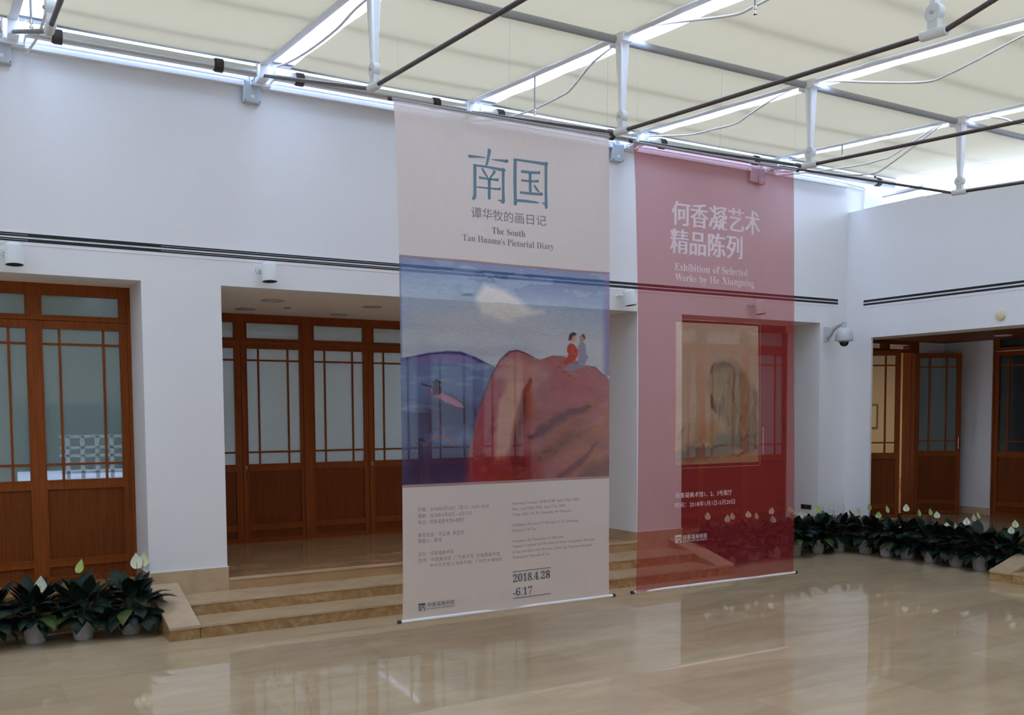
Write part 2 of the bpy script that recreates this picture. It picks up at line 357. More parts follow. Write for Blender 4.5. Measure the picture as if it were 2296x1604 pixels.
# open double doors to the gallery
fn_g = lambda v: (v[0], YS+.0+v[1], v[2])
r = screen('door_5', 'teak door frame with two open glazed leaves leading to the lit gallery', fn_g, 12.02, 13.6, [(12.11,12.80,12.17,12.74,False),(12.82,13.50,12.88,13.46,False)], MT['clear'], MT['clear'], [(12.02,12.10),(13.51,13.6)], ztop=3.07)
def hinge(hx, hy, dx, dy):
    n = math.hypot(dx, dy); dx, dy = dx/n, dy/n
    return lambda v: (hx + v[0]*dx - v[1]*dy, hy + v[0]*dy + v[1]*dx, v[2])
lf = leaf(r, 0, .70, .07, .63, hinge(12.07, 10.03, .58, -.37), MT['clear'], 0, None)
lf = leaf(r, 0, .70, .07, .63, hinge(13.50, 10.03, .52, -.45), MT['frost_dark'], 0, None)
hd = MB(); h = hinge(13.50, 10.03, .52, -.45)
hd.tube([h((.655,-.05,1.42)), h((.655,-.05,1.60))], .008, 8); hd.tube([h((.655,0,1.44)), h((.655,-.05,1.44))], .006, 6); hd.tube([h((.655,0,1.58)), h((.655,-.05,1.58))], .006, 6)
hd.build('door_handle', MT['chrome'], lf)
jl = MB(); jl.box(13.505,13.606,YS+.055,YS+.212,ZU,3.07); jl.box(12.015,12.10,YS+.055,YS+.212,ZU,3.07); jl.build('jamb_lining', MT['teak'], r)
# gallery room behind
g = MB(); g.box(11.0, 20.6, 14.2, 14.4, ZU, 3.3); g.box(11.0, 11.2, 10.56, 14.2, ZU, 3.3); g.box(XB+.2, 20.6, 10.05, 10.25, 0, 3.35); g.box(11.0, 20.6, 14.2, 14.4, 0, ZU); g.box(20.4, 20.6, 10.25, 14.2, ZU, 3.3); g.box(11.0, 20.6, 10.25, 14.4, 3.2, 3.35)
struct(g.build('wall_gallery', MT['warmwall']), 'warm lit gallery walls seen through the open doors', 'wall')
struct(MB().box(11.2, 20.4, 14.185, 14.2, ZU, ZU+.16).build('baseboard_gallery', MT['step']), 'skirting of the gallery beyond the open doors', 'skirting')
def picture(x0, x1, z0, z1, fw, label):
    r = empty('picture_frame', ((x0+x1)/2, 14.2, z0)); tag(r, label, 'picture')
    cx = (x0+x1)/2; w = (x1-x0)/2; h = z1-z0
    f = MB(); f.box(-w,w,-.035,-.002,0,fw); f.box(-w,w,-.035,-.002,h-fw,h); f.box(-w,-w+fw,-.035,-.002,fw,h-fw); f.box(w-fw,w,-.035,-.002,fw,h-fw)
    f.build('frame', MT['framewood'], r)
    MB().box(-w+fw, w-fw, -.02, -.002, fw, h-fw).build('picture_sheet', MT['paper'], r)
picture(17.30, 17.84, 1.643, 2.19, .045, 'small wood framed picture on the warm gallery wall, seen through the left open leaf')
picture(18.93, 19.55, 1.115, 2.74, .03, 'tall thin framed scroll on the gallery wall, in the gap of the open doors')

# ------------------------------------------------------------------ roof: trusses, shade fabric, rollers, glazing
XT = [.735, 2.93, 5.236, 7.565, 9.948, 12.38]
def zr(y): return 5.25 + .068*(y-6.9)            # underside of the rafters
ORD = ['at the top left corner', 'left of the white banner', 'above the gap between the banners', 'over the right edge of the red banner', 'near the right parapet', 'along the clerestory']
def strut(root, x, y, zt, zb):
    s = MB(); H_ = zt-zb-.17
    for k in range(4):                            # tapering cruciform strut
        a = math.pi/4 + k*math.pi/2; c, sn = math.cos(a), math.sin(a); px, py = -sn*.006, c*.006
        v = []
        for (z, r) in ((zt, .062), (zb+.17, .030)):
            v += [(x+px,y+py,z),(x-px,y-py,z),(x-px+c*r,y-py+sn*r,z),(x+px+c*r,y+py+sn*r,z)]
        s.add(v, [(0,1,2,3),(7,6,5,4),(0,4,5,1),(1,5,6,2),(2,6,7,3),(3,7,4,0)])
    o = s.build('strut', MT['steel'], root)
    d = MB().lathe([(.001,-.028),(.050,-.028),(.055,-.024),(.055,.024),(.050,.028),(.001,.028)], (x, y, zb+.125), 24, (1,0,.0)).build('clevis_disc', MT['lampwhite'], o, True)
    d2 = MB().lathe([(.001,0),(.012,0),(.012,.012),(.001,.014)], (x-.028, y, zb+.125), 10, (-1,0,0)).build('bolt', MT['boxgrey'], o)
    sl = MB().box(x-.022,x+.022,y-.035,y+.035,zb+.02,zb+.09); sl.tube([(x,y-.085,zb),(x,y+.085,zb+.012)], .032, 14)
    sl.build('rod_sleeve', MT['lampwhite'], o, True)
def truss(i):
    x = XT[i]; r = empty('roof_truss', (0,0,0)); tag(r, 'white steel roof truss with hanging struts, ' + ORD[i], 'roof truss', 'strung roof trusses')
    m = MB(); ya, yb = 9.80, -1.42
    pr = [(-.036,0),(.036,0),(.036,.008),(.008,.012),(.008,.06),(.020,.064),(.020,.07),(-.020,.07),(-.020,.064),(-.008,.06),(-.008,.012),(-.036,.008)]
    n = len(pr); vs = [(x+p[0], y, zr(y)+p[1]) for y in (ya, yb) for p in pr]
    m.add(vs, [tuple(range(n)), tuple(range(2*n-1,n-1,-1))] + [(k,(k+1)%n,n+(k+1)%n,n+k) for k in range(n)])
    m.build('rafter', MT['steel'], r)
    bk = MB(); bk.box(x-.045,x+.045,9.55,9.80,5.30,5.47); bk.box(x-.10,x-.085,9.5,9.72,5.30,5.42); bk.box(x+.085,x+.10,9.5,9.72,5.30,5.42); bk.box(x-.1,x+.1,9.70,9.80,5.27,5.30)
    bk.build('wall_bracket', MT['steel'], r, bevel=.004)
    b1 = zr(6.86)-.80; b2 = zr(3.80)-.78
    for y_ in (6.88, 3.81): MB().box(x-.05,x+.05,y_-.1,y_+.1,zr(y_)-.06,zr(y_)+.03).build('node_block', MT['steel'], r, bevel=.006)
    strut(r, x, 6.86, zr(6.86), b1); strut(r, x, 3.80, zr(3.80), b2)
    for (p, q) in (((x,9.66,5.36),(x,6.94,b1+.01)), ((x,6.78,b1),(x,3.88,b2+.01)), ((x,3.72,b2),(x,1.0,zr(1.0)))):
        t = MB().tube([p,q], .0165, 10).build('tension_rod', MT['dark_rod'], r, True)
for i in range(5): truss(i)
tag(MB().tube([(12.40,9.74,zr(9.74)+.03),(12.40,-1.42,zr(-1.42)+.03)], .018, 10).build('edge_tube', MT['steel'], None, True), 'white tube along the clerestory edge of the last roof shade', 'tube')
pl_ = MB().tube([(-6.9,6.90,zr(6.90)-.018),(12.36,6.90,zr(6.90)-.018)], .034, 14).build('roof_purlin', MT['grey_steel'], None, True)
tag(pl_, 'grey tube purlin crossing above the banners', 'purlin')
pl_ = MB().tube([(-6.9,3.80,zr(3.80)-.018),(12.36,3.80,zr(3.80)-.018)], .034, 14).build('roof_purlin', MT['grey_steel'], None, True)
tag(pl_, 'second grey tube purlin, nearer the viewer than the banners', 'purlin')

def fabric_mat():
    m, t, b, o = newmat('cream_shade_fabric'); N = t.nodes.new; L = t.links.new; t.nodes.remove(b)
    tr = N('ShaderNodeBsdfTranslucent'); d = N('ShaderNodeBsdfDiffuse'); x = N('ShaderNodeAddShader')
    tr.inputs[0].default_value = (.1035,.0835,.0495,1); d.inputs[0].default_value = (.40,.38,.31,1)
    L(tr.outputs[0], x.inputs[0]); L(d.outputs[0], x.inputs[1]); L(x.outputs[0], o.inputs[0]); return m
MT['fabric'] = fabric_mat()
FOLD = [9.15-1.022*k for k in range(14)]
BAY = ['left of the first strut', 'above the white wall left of the banners', 'above the white banner', 'above the red banner', 'over the corner by the clerestory']
XF = [-4.3,-1.95] + XT
def shade(i, x0, x1, label, yend=Y0):
    r = empty('shade_panel', (0,0,0)); tag(r, label, 'shade fabric', 'cream roof shades')
    ys = sorted(set([round(9.60 - .0871*k, 4) for k in range(168) if 9.60-.0871*k > yend])); nx = 7; vs = []; fs = []
    for y in ys:
        ph = ((9.15 - y)/1.022) % 1.0
        sag = -.012*math.sin(math.pi*ph) if 0 < ph < 1 else 0
        for k in range(nx):
            u = k/(nx-1); vs.append((x0+(x1-x0)*u, y, zr(y)+.034+sag - .012*math.sin(math.pi*u)))
    for j in range(len(ys)-1):
        for k in range(nx-1): a = j*nx+k; fs.append((a,a+1,a+nx+1,a+nx))
    m = MB().add(vs, fs).build('fabric', MT['fabric'], r, True)
    for k, y in enumerate(FOLD):
        if y > yend+.2: MB().box(x0, x1, y-.026, y+.026, zr(y)+.105, zr(y)+.118).build('batten', MT['alu'], r)
GAP = .27
for i in range(len(XF)-1):
    x0, x1 = XF[i]+GAP, XF[i+1]-.009
    lab = 'cream fabric roof shade ' + (BAY[i-2] if i >= 2 else ['far to the left, out of view','at the far left, mostly out of view'][i])
    shade(i, x0, x1, lab, -1.45)
shade(9, -6.9, XF[0]-.03, 'cream fabric roof shade at the left end wall, out of view', -1.45)

for i in range(len(XF)-1):
    r = empty('blind_roller', (0,0,0)); tag(r, 'aluminium roller tube at the wall top, ' + (BAY[i-2] if i >= 2 else ['far left, out of view','at the left edge'][i]), 'roller', 'blind rollers')
    x0, x1 = XF[i]+.10, XF[i+1]-.10
    MB().tube([(x0,9.55,5.345),(x1,9.55,5.345)], .052, 18).build('tube', MT['alu'], r, True)
    for c in (x0+.235, x1-.36):
        MB().tube([(c-.04,9.55,5.345),(c-.025,9.55,5.345),(c-.024,9.55,5.345),(c+.045,9.55,5.345)], [.058,.058,.064,.064], 18).build('collar', MT['rubber'], r, True)
ra = MB(); ra.box(-6.9,12.38,9.585,9.61,5.445,5.475); ra.box(-6.9,12.38,9.55,9.61,5.475,5.485)
tag(ra.build('head_rail', MT['grey_steel']), 'grey head rail where the roof shades meet the wall top', 'rail')
# roof glazing over the shades, glazing bars
def glaze():
    m = clear_mat('roof_glass', (.97,.99,1.0), .04); return m
gz = MB().add([(-7.2,10.12,zr(10.12)+.55),(12.7,10.12,zr(10.12)+.55),(12.7,-1.6,zr(-1.6)+.55),(-7.2,-1.6,zr(-1.6)+.55)], [(0,1,2,3)]).build('window_1', glaze()); struct(gz, 'glass roof above the shade fabric', 'roof glass')
ub = MB(); ub.box(-7.2,12.7,10.02,10.12,5.46,6.05); struct(ub.build('trim_2', MT['trimwhite']), 'white upstand of the glass roof above the far wall', 'trim')
# clerestory on the right
cl = empty('window_2'); struct(cl, 'bright clerestory glazing above the right parapet', 'window')
f = MB(); f.box(12.42,12.50,Y0,10.1,4.95,5.0)
for y in (10.05, 7.4, 5.0, 2.6, .2, -2.2): f.box(12.43,12.49,y-.03,y+.03,5.0,zr(y)+.5)
f.build('window_frame', MT['trimwhite'], cl)
lo = MB(); lo.box(12.37,12.42,9.11,9.98,4.95,5.0); lo.box(12.37,12.42,9.93,9.98,5.0,5.27); lo.box(12.37,12.42,9.11,9.98,5.235,5.27)
for k in range(7): lo.add([(12.37,9.11,5.0+.034*k),(12.37,9.93,5.0+.034*k),(12.41,9.93,5.03+.034*k),(12.41,9.11,5.03+.034*k),(12.37,9.11,5.006+.034*k),(12.37,9.93,5.006+.034*k),(12.41,9.93,5.036+.034*k),(12.41,9.11,5.036+.034*k)],[(0,3,2,1),(4,5,6,7),(0,1,5,4),(1,2,6,5),(2,3,7,6),(3,0,4,7)])
tag(lo.build('louvre_vent', MT['trimwhite']), 'white louvred vent in the clerestory above the right parapet', 'vent')
# small boxes, conduit, loose cables
BX = ['at the left edge of the wall top','left of the white banner, alone on the wall','seen faintly through the top of the white banner','between the two banners','seen through the top of the red banner']
for i, x in enumerate((.64, 2.85, 5.12, 7.37, 9.80)):
    r = empty('motor_box', (x, YW, 5.21)); tag(r, 'grey plastic motor box ' + BX[i], 'junction box', 'blind motor boxes')
    w = .085 if i < 4 else .06
    MB().box(-w,w,-.075,0,-.105,.10).build('housing', MT['boxgrey'], r, bevel=.008)
    if i == 4:
        MB().box(-.195,-.07,-.075,0,-.09,.10).build('second_housing', MT['boxgrey'], r, bevel=.008)
    for sx in (-1,1):
        for sz in (-1,1): MB().lathe([(.006,0),(.006,.004),(.001,.005)], (sx*(w-.012),-.075,sz*.09), 8, (0,-1,0)).build('screw', MT['rubber'], r)
    MB().box(-.03,.03,-.06,0,.10,.16).build('gland', MT['boxgrey'], r)
    MB().box(-.015,.02,-.0765,-.075,-.06,-.03).build('sticker', MT['trimwhite'], r)
cb_ = MB().tube([(-6.8,9.775,5.325),(.5,9.775,5.335),(11.0,9.775,5.337),(11.55,9.775,5.325),(11.90,9.775,5.305),(11.93,9.775,5.28),(11.92,9.775,5.12),(11.90,9.775,4.93)], .013, 10).build('wall_conduit', MT['cable'], None, True)
tag(cb_, 'thin white conduit along the far wall top, turning down at the right corner', 'conduit')
lg = MB().box(-6.8,11.55,9.735,9.80,5.262,5.272).build('trim_3', MT['trimwhite']); struct(lg, 'small white ledge at the top of the far wall', 'trim')
CB = [(1,[(5.6,5.10),(7.245,5.239),(7.875,5.229),(8.6,5.277),(9.234,5.361),(9.7,5.47)],.1,'white cable sagging along the truss left of the white banner'),
 (2,[(7.0,5.29),(7.425,5.226),(7.787,5.088),(7.978,5.071),(8.507,5.08),(9.061,5.149),(9.7,5.28)],.1,'white cable looping down from the truss node to the wall above the white banner'),
 (2,[(7.0,5.30),(6.709,5.296),(6.38,5.221),(6.031,5.127),(5.591,5.015),(5.395,5.005),(5.0,5.01)],.1,'white cable bending along the truss above the gap between banners, nearer the viewer'),
 (3,[(7.05,5.32),(7.419,5.282),(7.803,5.206),(8.005,5.163),(8.357,5.189),(8.808,5.236),(9.70,5.44)],.1,'white cable looping from the truss node to the wall above the red banner'),
 (3,[(7.03,5.332),(6.608,5.209),(6.191,5.075),(5.643,4.92),(5.402,4.922),(5.112,4.964),(4.742,5.024),(4.2,5.06)],.1,'long white cable hanging below the bright strip right of the red banner'),
 (4,[(7.1,5.34),(7.473,5.206),(7.84,5.084),(7.961,5.074),(8.365,5.083),(9.008,5.155),(9.7,5.24)],.1,'upper of two white cables drooping to the wall near the right parapet'),
 (4,[(7.1,5.34),(7.487,5.161),(7.917,4.987),(8.124,4.941),(8.519,5.008),(9.254,5.199),(9.7,5.3)],.12,'lower of two white cables drooping to the wall near the right parapet'),
 (4,[(7.0,5.35),(6.904,5.333),(6.686,5.256),(6.425,5.159),(6.193,5.043),(5.6,4.98)],.1,'white cable falling away at the right edge beside the last truss node'),
 (0,[(9.7,5.2),(9.3,5.12),(8.6,5.0),(8.0,4.98),(7.3,5.05),(6.9,5.24)],.1,'white cable loop at the top left corner')]
for (i, pts, dx, lab) in CB:
    P = [Vector((XT[i]+dx, *p)) for p in pts]; out = []
    for k in range(len(P)-1):
        p0, p1, p2, p3 = P[max(k-1,0)], P[k], P[k+1], P[min(k+2,len(P)-1)]
        for s in range(5):
            u = s/5; out.append(.5*((2*p1)+(p2-p0)*u+(2*p0-5*p1+4*p2-p3)*u*u+(3*p1-p0-3*p2+p3)*u**3))
    out.append(P[-1]); o = MB().tube(out, .0105, 8).build('loose_cable', MT['cable'], None, True); tag(o, lab, 'cable')
for (i, y, z0, z1, lab) in ((2,8.30,4.965,None,'thin drop pipe hanging from the truss above the white banner'),(2,5.30,4.90,None,'thin drop pipe hanging at the top edge, right of centre'),(4,8.52,5.18,None,'thin drop pipe hanging from the truss near the right parapet'),(0,8.25,4.92,None,'thin drop pipe hanging at the top left corner')):
    r = empty('drop_pipe', (XT[i]+.02, y, 0)); tag(r, lab, 'pipe')
    MB().tube([(0,0,zr(y)+.01),(0,0,z0+.06)], .009, 10).build('pipe', MT['grey_steel'], r, True)
    MB().lathe([(.011,.06),(.013,.05),(.013,.035),(.007,.03),(.007,.012),(.015,.01),(.015,0)], (0,0,z0), 12).build('nozzle', MT['chrome'], r, True)

# ------------------------------------------------------------------ air slots, spots, wall devices
def slot(name, label, fn, x0, x1, zs, z0, z1, vane):
    r = empty(name); tag(r, label, 'air slot')
    MB().box(x0-(.03 if x0 == 0 else 0), x1+(.02 if x1 > 11 else 0), -.005, 0, z0, z1).xf(fn).build('trim_plate', MT['trimwhite'], r)
    for (a, c) in zs:
        s = MB().box(x0, x1, -.008, -.0045, a, c).xf(fn).build('slot', MT['black'], r)
        if vane: MB().box(x0, x1, -.0105, -.0079, (a+c)/2-.0025, (a+c)/2+.0025).xf(fn).build('vane', MT['grey_steel'], s)
ZZ = ((3.619,3.651),(3.575,3.604))
fw = lambda v: (v[0], YW+v[1], v[2])
for (a, c, vn, l) in ((-6.5,.81,1,'at the left edge, with grey vanes'),(.81,1.957,0,'plain black, left of the pillar top'),(1.957,5.35,1,'with thin vanes, running behind the white banner'),(5.35,11.41,0,'plain black, reaching the corner')):
    slot('air_slot', 'double black air slot on the far wall, ' + l, fw, a, c, ZZ, 3.545, 3.668, vn)
slot('air_slot', 'double black air slot on the right parapet wall', lambda v: (XR_+v[1], 9.506-v[0], v[2]), 0, 8.5, ((3.586,3.617),(3.540,3.567)), 3.505, 3.633, 0)
SPT = ['at the left edge above the green glass screen','above the recess left of the white banner','faint behind the white banner','in the gap between the banners','faint behind the red banner']
for i, x in enumerate((.665, 2.944, 5.20, 7.47, 9.697)):
    r = empty('spotlight', (x, YW, 3.44)); tag(r, 'white cylinder spotlight on the far wall, ' + SPT[i], 'spotlight', 'wall spotlights')
    tl = [0,.0,.05,.16,.12][i]; ax = Vector((math.sin(tl)*-1, -.12, -1)).normalized(); ax = Vector((-math.sin(tl) if i<3 else math.sin(tl)*.6, -.10, -1)).normalized()
    o = Vector((.02, -.125, .10))
    MB().lathe([(.001,0),(.052,.003),(.068,.016),(.076,.040),(.077,.195),(.069,.196),(.068,.165),(.001,.162)], o, 32, ax).build('lamp_body', MT['lampwhite'], r, True)
    MB().lathe([(.001,.1940),(.069,.1945),(.069,.192),(.001,.191)], o, 28, ax).build('lens', MT['black'], r, True)
    br = MB(); br.lathe([(.001,0),(.034,0),(.034,.012),(.030,.016),(.001,.016)], (-.05,0,.03), 20, (0,-1,0)); br.tube([(-.05,-.012,.03),(-.055,-.07,.03),(-.02,-.10,.03)], .010, 8)
    br.build('bracket', MT['lampwhite'], r, True)
for (x, y, rr, l) in ((3.342,10.781,.125,'nearest the front, over the left folding door'),(3.31,11.781,.12,'at the back left of the recess'),(4.563,10.847,.115,'beside the white banner edge'),(4.537,11.875,.11,'at the back, next to the white banner')):
    r = empty('downlight', (x, y, ZS)); tag(r, 'round recessed ceiling light ' + l, 'downlight', 'recess downlights')
    MB().lathe([(rr*.72,-.001),(rr*.76,-.010),(rr,-.008),(rr+.004,-.001)], (0,0,0), 32).build('trim_ring', MT['vent'], r, True)
    MB().lathe([(.001,-.0035),(rr*.73,-.0035),(rr*.73,-.001),(.001,-.001)], (0,0,0), 32).build('reflector', MT['alu'], r, True)
o = MB().lathe([(.001,-.018),(.03,-.018),(.042,-.010),(.044,-.001),(.001,-.001)], (3.712,11.404,ZS), 24).build('smoke_detector', MT['vent'], None, True); tag(o, 'small round detector on the recess ceiling between the downlights', 'detector')
o = MB().lathe([(.001,-.012),(.11,-.012),(.125,-.004),(.125,-.001),(.001,-.001)], (13.5,8.56,ZC), 32).build('ceiling_lamp', MT['trimwhite'], None, True); tag(o, 'flat round lamp on the teak ceiling of the vestibule', 'ceiling lamp')
o = MB().lathe([(.001,.034),(.050,.034),(.058,.028),(.060,.0),(.001,.0)], (XR_,7.40,3.21), 28, (-1,0,0)).build('sounder_disc', MT['cream'], None, True); tag(o, 'cream round sounder on the right wall above the vestibule', 'sounder')
r = empty('socket_plate', (10.985+.12, YW, 0)); 
r.location = (11.05, 10.02, .616); tag(r, 'dark brass double socket on the side of the corner pillar above the plants', 'socket')
MB().box(-.006,0,-.10,.10,-.035,.035).build('plate', MT['brass'], r, bevel=.002)
for y in (-.05,.05): MB().box(-.009,-.0055,y-.022,y+.022,-.022,.022).build('outlet', MT['black'], r)
r = empty('dome_camera', (11.17, 9.47, 3.07)); tag(r, 'grey dome security camera on a bracket at the top of the corner pillar', 'camera')
MB().lathe([(.001,.135),(.045,.133),(.085,.115),(.112,.075),(.124,.02),(.126,-.035),(.122,-.045),(.001,-.045)], (0,0,0), 36).build('housing', MT['cctv'], r, True)
MB().lathe([(.128,-.03),(.130,-.04),(.128,-.05),(.10,-.05)], (0,0,0), 36).build('seam_ring', MT['boxgrey'], r, True)
MB().lathe([(.098,-.045),(.088,-.065),(.066,-.066),(.001,-.066)], (0,0,0), 36).build('lower_collar', MT['cctv'], r, True)
MB().lathe([(.066,-.06),(.064,-.085),(.052,-.112),(.030,-.128),(.001,-.133)], (0,0,0), 32).build('lens_dome', MT['dome'], r, True)
br = MB(); br.box(-.05,.05,.30,.33,-.03,.17); br.lathe([(.032,.12),(.032,.20),(.036,.205),(.036,.215),(.001,.215)], (0,0,0), 20)
br.tube([(0,.32,.02),(0,.26,.05),(0,.20,.12),(0,.13,.165),(0,.06,.185),(0,0,.19)], [.045,.04,.034,.03,.028,.028], 14)
br.build('wall_bracket', MT['cctv'], r, True)

# ------------------------------------------------------------------ banners
YB = 6.95
def wave(x, z): return .010*math.sin(x*4.1+z*.7) + .006*math.sin(x*9.0-z*1.3)
def sheer(name, fac, tcol, dcol, trl=.45, attr=False, weave=True):
    m, t, b, o = newmat(name); N = t.nodes.new; L = t.links.new; t.nodes.remove(b)
    tp = N('ShaderNodeBsdfTransparent'); d = N('ShaderNodeBsdfDiffuse'); tl = N('ShaderNodeBsdfTranslucent'); x1 = N('ShaderNodeMixShader'); x2 = N('ShaderNodeMixShader')
    tp.inputs[0].default_value = (*tcol,1); x1.inputs[0].default_value = trl; x2.inputs[0].default_value = fac
    if attr:
        a = N('ShaderNodeAttribute'); a.attribute_name = 'print'; L(a.outputs['Color'], d.inputs[0]); L(a.outputs['Color'], tl.inputs[0])
        n = N('ShaderNodeTexNoise'); n.inputs['Scale'].default_value = 60; n.inputs['Detail'].default_value = 6; n.inputs['Roughness'].default_value = .8
        tc = N('ShaderNodeTexCoord'); mp = N('ShaderNodeMapping'); mp.inputs['Scale'].default_value = (.35,1,2.2); L(tc.outputs['Object'], mp.inputs[0]); L(mp.outputs[0], n.inputs['Vector'])
        mr = N('ShaderNodeMapRange'); mr.inputs[1].default_value = .25; mr.inputs[2].default_value = .75; mr.inputs[3].default_value = .78; mr.inputs[4].default_value = 1.22; L(n.outputs['Fac'], mr.inputs[0])
        mu = N('ShaderNodeVectorMath'); mu.operation = 'SCALE'; L(a.outputs['Color'], mu.inputs[0]); L(mr.outputs[0], mu.inputs['Scale'])
        L(mu.outputs[0], d.inputs[0]); L(mu.outputs[0], tl.inputs[0])
    else:
        d.inputs[0].default_value = (*dcol,1); tl.inputs[0].default_value = (*dcol,1)
        if weave:
            tc = N('ShaderNodeTexCoord'); mp = N('ShaderNodeMapping'); mp.inputs['Scale'].default_value = (160,1,5); n = N('ShaderNodeTexNoise'); n.inputs['Scale'].default_value = 1; n.inputs['Detail'].default_value = 2
            L(tc.outputs['Object'], mp.inputs[0]); L(mp.outputs[0], n.inputs['Vector'])
            mr = N('ShaderNodeMapRange'); mr.inputs[1].default_value = .3; mr.inputs[2].default_value = .7; mr.inputs[3].default_value = fac-.018; mr.inputs[4].default_value = fac+.018
            L(n.outputs['Fac'], mr.inputs[0]); L(mr.outputs[0], x2.inputs[0])
    L(d.outputs[0], x1.inputs[1]); L(tl.outputs[0], x1.inputs[2]); L(tp.outputs[0], x2.inputs[1]); L(x1.outputs[0], x2.inputs[2]); L(x2.outputs[0], o.inputs[0])
    return m
MT['white_sheer'] = sheer('white_sheer_fabric', .86, (.96,.90,.85), (.82,.715,.655))
MT['art_sheer'] = sheer('printed_sheer_painting', .70, (.95,.93,.95), (1,1,1), attr=True)
MT['red_sheer'] = sheer('red_sheer_fabric', .42, (.85,.67,.67), (.46,.045,.058))
MT['art_sheer2'] = sheer('printed_sheer_picture', .52, (.98,.84,.72), (1,1,1), attr=True)
MT['ink_teal'] = sheer('teal_ink', .93, (1,1,1), (.19,.32,.40), weave=False)
MT['ink_grey'] = sheer('grey_ink', .90, (1,1,1), (.24,.25,.30), weave=False)
MT['ink_slate'] = sheer('slate_ink', .93, (1,1,1), (.085,.145,.20), weave=False)
MT['ink_small'] = sheer('small_grey_ink', .75, (1,1,1), (.27,.25,.28), weave=False)
MT['ink_white'] = sheer('white_ink', .93, (1,.92,.95), (.95,.89,.91), weave=False)
MT['ink_rose'] = sheer('rose_ink', .80, (1,1,1), (.50,.30,.29), weave=False)
MT['ink_pink'] = sheer('pink_line_ink', .6, (1,.8,.8), (.72,.48,.46), weave=False)

def interp(tab, z):
    tab = sorted(tab, key=lambda p: p[1])
    if z <= tab[0][1]: return tab[0][0]
    for (xa,za),(xb,zb) in zip(tab, tab[1:]):
        if z <= zb: return xa+(xb-xa)*(z-za)/(zb-za)
    return tab[-1][0]
def cloth(EL, ER, zs, ss, skip=None, dy=0):
    vs = []; fs = []; ns = len(ss)
    for z in zs:
        l, r = interp(EL,z), interp(ER,z)
        for s in ss: x = l+(r-l)*s; vs.append((x, YB+wave(x,z)+dy, z))
    for j in range(len(zs)-1):
        for k in range(ns-1):
            if skip and skip(.5*(ss[k]+ss[k+1]), .5*(zs[j]+zs[j+1])): continue
            a = j*ns+k; fs.append((a,a+1,a+ns+1,a+ns))
    return MB().add(vs, fs)
def lspace(a, b, n): return [a+(b-a)*i/(n-1) for i in range(n)]
def flat(polys, dy=-.004):
    m = MB()
    for p in polys:
        # subdivide nothing: strokes are small against the folds
        m.add([(x, YB+wave(x,z)+dy, z) for x, z in p], [tuple(range(len(p)))])
    return m
def serif(s):                                     # upright serif forms of the mathematical alphabet
    o = ''
    for c in s:
        if 'A' <= c <= 'Z': o += chr(0x1D400+ord(c)-65)
        elif 'a' <= c <= 'z': o += chr(0x1D41A+ord(c)-97)
        elif '0' <= c <= '9': o += chr(0x1D7CE+ord(c)-48)
        else: o += c
    return o
def text_mesh(s, x0, x1, zb, h, cap=True, bold=0.0, dy=-.004, thick=0):
    if cap: s = serif(s)
    if thick:                                     # upright strokes heavier than level ones
        return merge([text_mesh(s, x0+k*thick, x1-(2-k)*thick, zb, h, cap, bold, dy-.0006*k) for k in range(3)])
    cu = bpy.data.curves.new('t','FONT'); cu.body = s; cu.size = 1; cu.offset = bold; cu.resolution_u = 3
    o = bpy.data.objects.new('t', cu); COL.objects.link(o); dg = bpy.context.evaluated_depsgraph_get(); dg.update()
    me = o.evaluated_get(dg).to_mesh(); V = np.array([v.co[:] for v in me.vertices]); Fc = [tuple(p.vertices) for p in me.polygons]
    o.evaluated_get(dg).to_mesh_clear(); bpy.data.objects.remove(o); bpy.data.curves.remove(cu)
    if len(V) == 0: return MB()
    sx = (x1-x0)/max(1e-6,(V[:,0].max()-V[:,0].min()))
    X = x0+(V[:,0]-V[:,0].min())*sx
    if cap: Z = zb+V[:,1]*h/.70
    else: Z = zb+(V[:,1]-.5*(V[:,1].max()+V[:,1].min()))*h/(V[:,1].max()-V[:,1].min())
    return MB().add([(x, YB+wave(x,z)+dy, z) for x, z in zip(X,Z)], Fc)
def merge(ms):
    r = MB()
    for m in ms: r.add(m.v, m.f)
    return r
class Lines:                                     # each printed line becomes a part of its own
    def __init__(s, ms): s.ms = ms
    def build(s, name, mat, parent): return [m.build(name, mat, parent) for m in s.ms][0]
# --- painting of colour fields on a grid (s right 0..1, t down 0..1), sRGB 0..255
def inside(P, S, T):
    P = np.array(P, float); ins = np.zeros(S.shape, bool); d = np.full(S.shape, 9.); n = len(P)
    for i in range(n):
        a, b = P[i], P[(i+1)%n]
        c = ((a[1] > T) != (b[1] > T)) & (S < (b[0]-a[0])*(T-a[1])/((b[1]-a[1]) if b[1]!=a[1] else 1e-9)+a[0]); ins ^= c
        ab = b-a; L2 = max(1e-12, ab@ab); u = np.clip(((S-a[0])*ab[0]+(T-a[1])*ab[1])/L2, 0, 1)
        d = np.minimum(d, np.hypot(S-a[0]-u*ab[0], T-a[1]-u*ab[1]))
    return np.where(ins, d, -d)
def fbm(S, T, fx, fy, seed):
    g = np.random.RandomState(seed); o = np.zeros(S.shape); amp = 1; tot = 0
    for k in range(4):
        nx, ny = int(fx*2**k)+3, int(fy*2**k)+3; G = g.rand(ny, nx)
        x = np.clip(S,0,1)*fx*2**k; y = np.clip(T,0,1)*fy*2**k; xi = x.astype(int); yi = y.astype(int); u = x-xi; v = y-yi; u = u*u*(3-2*u); v = v*v*(3-2*v)
        o += amp*((G[yi,xi]*(1-u)+G[yi,xi+1]*u)*(1-v)+(G[yi+1,xi]*(1-u)+G[yi+1,xi+1]*u)*v); tot += amp; amp *= .55
    return o/tot
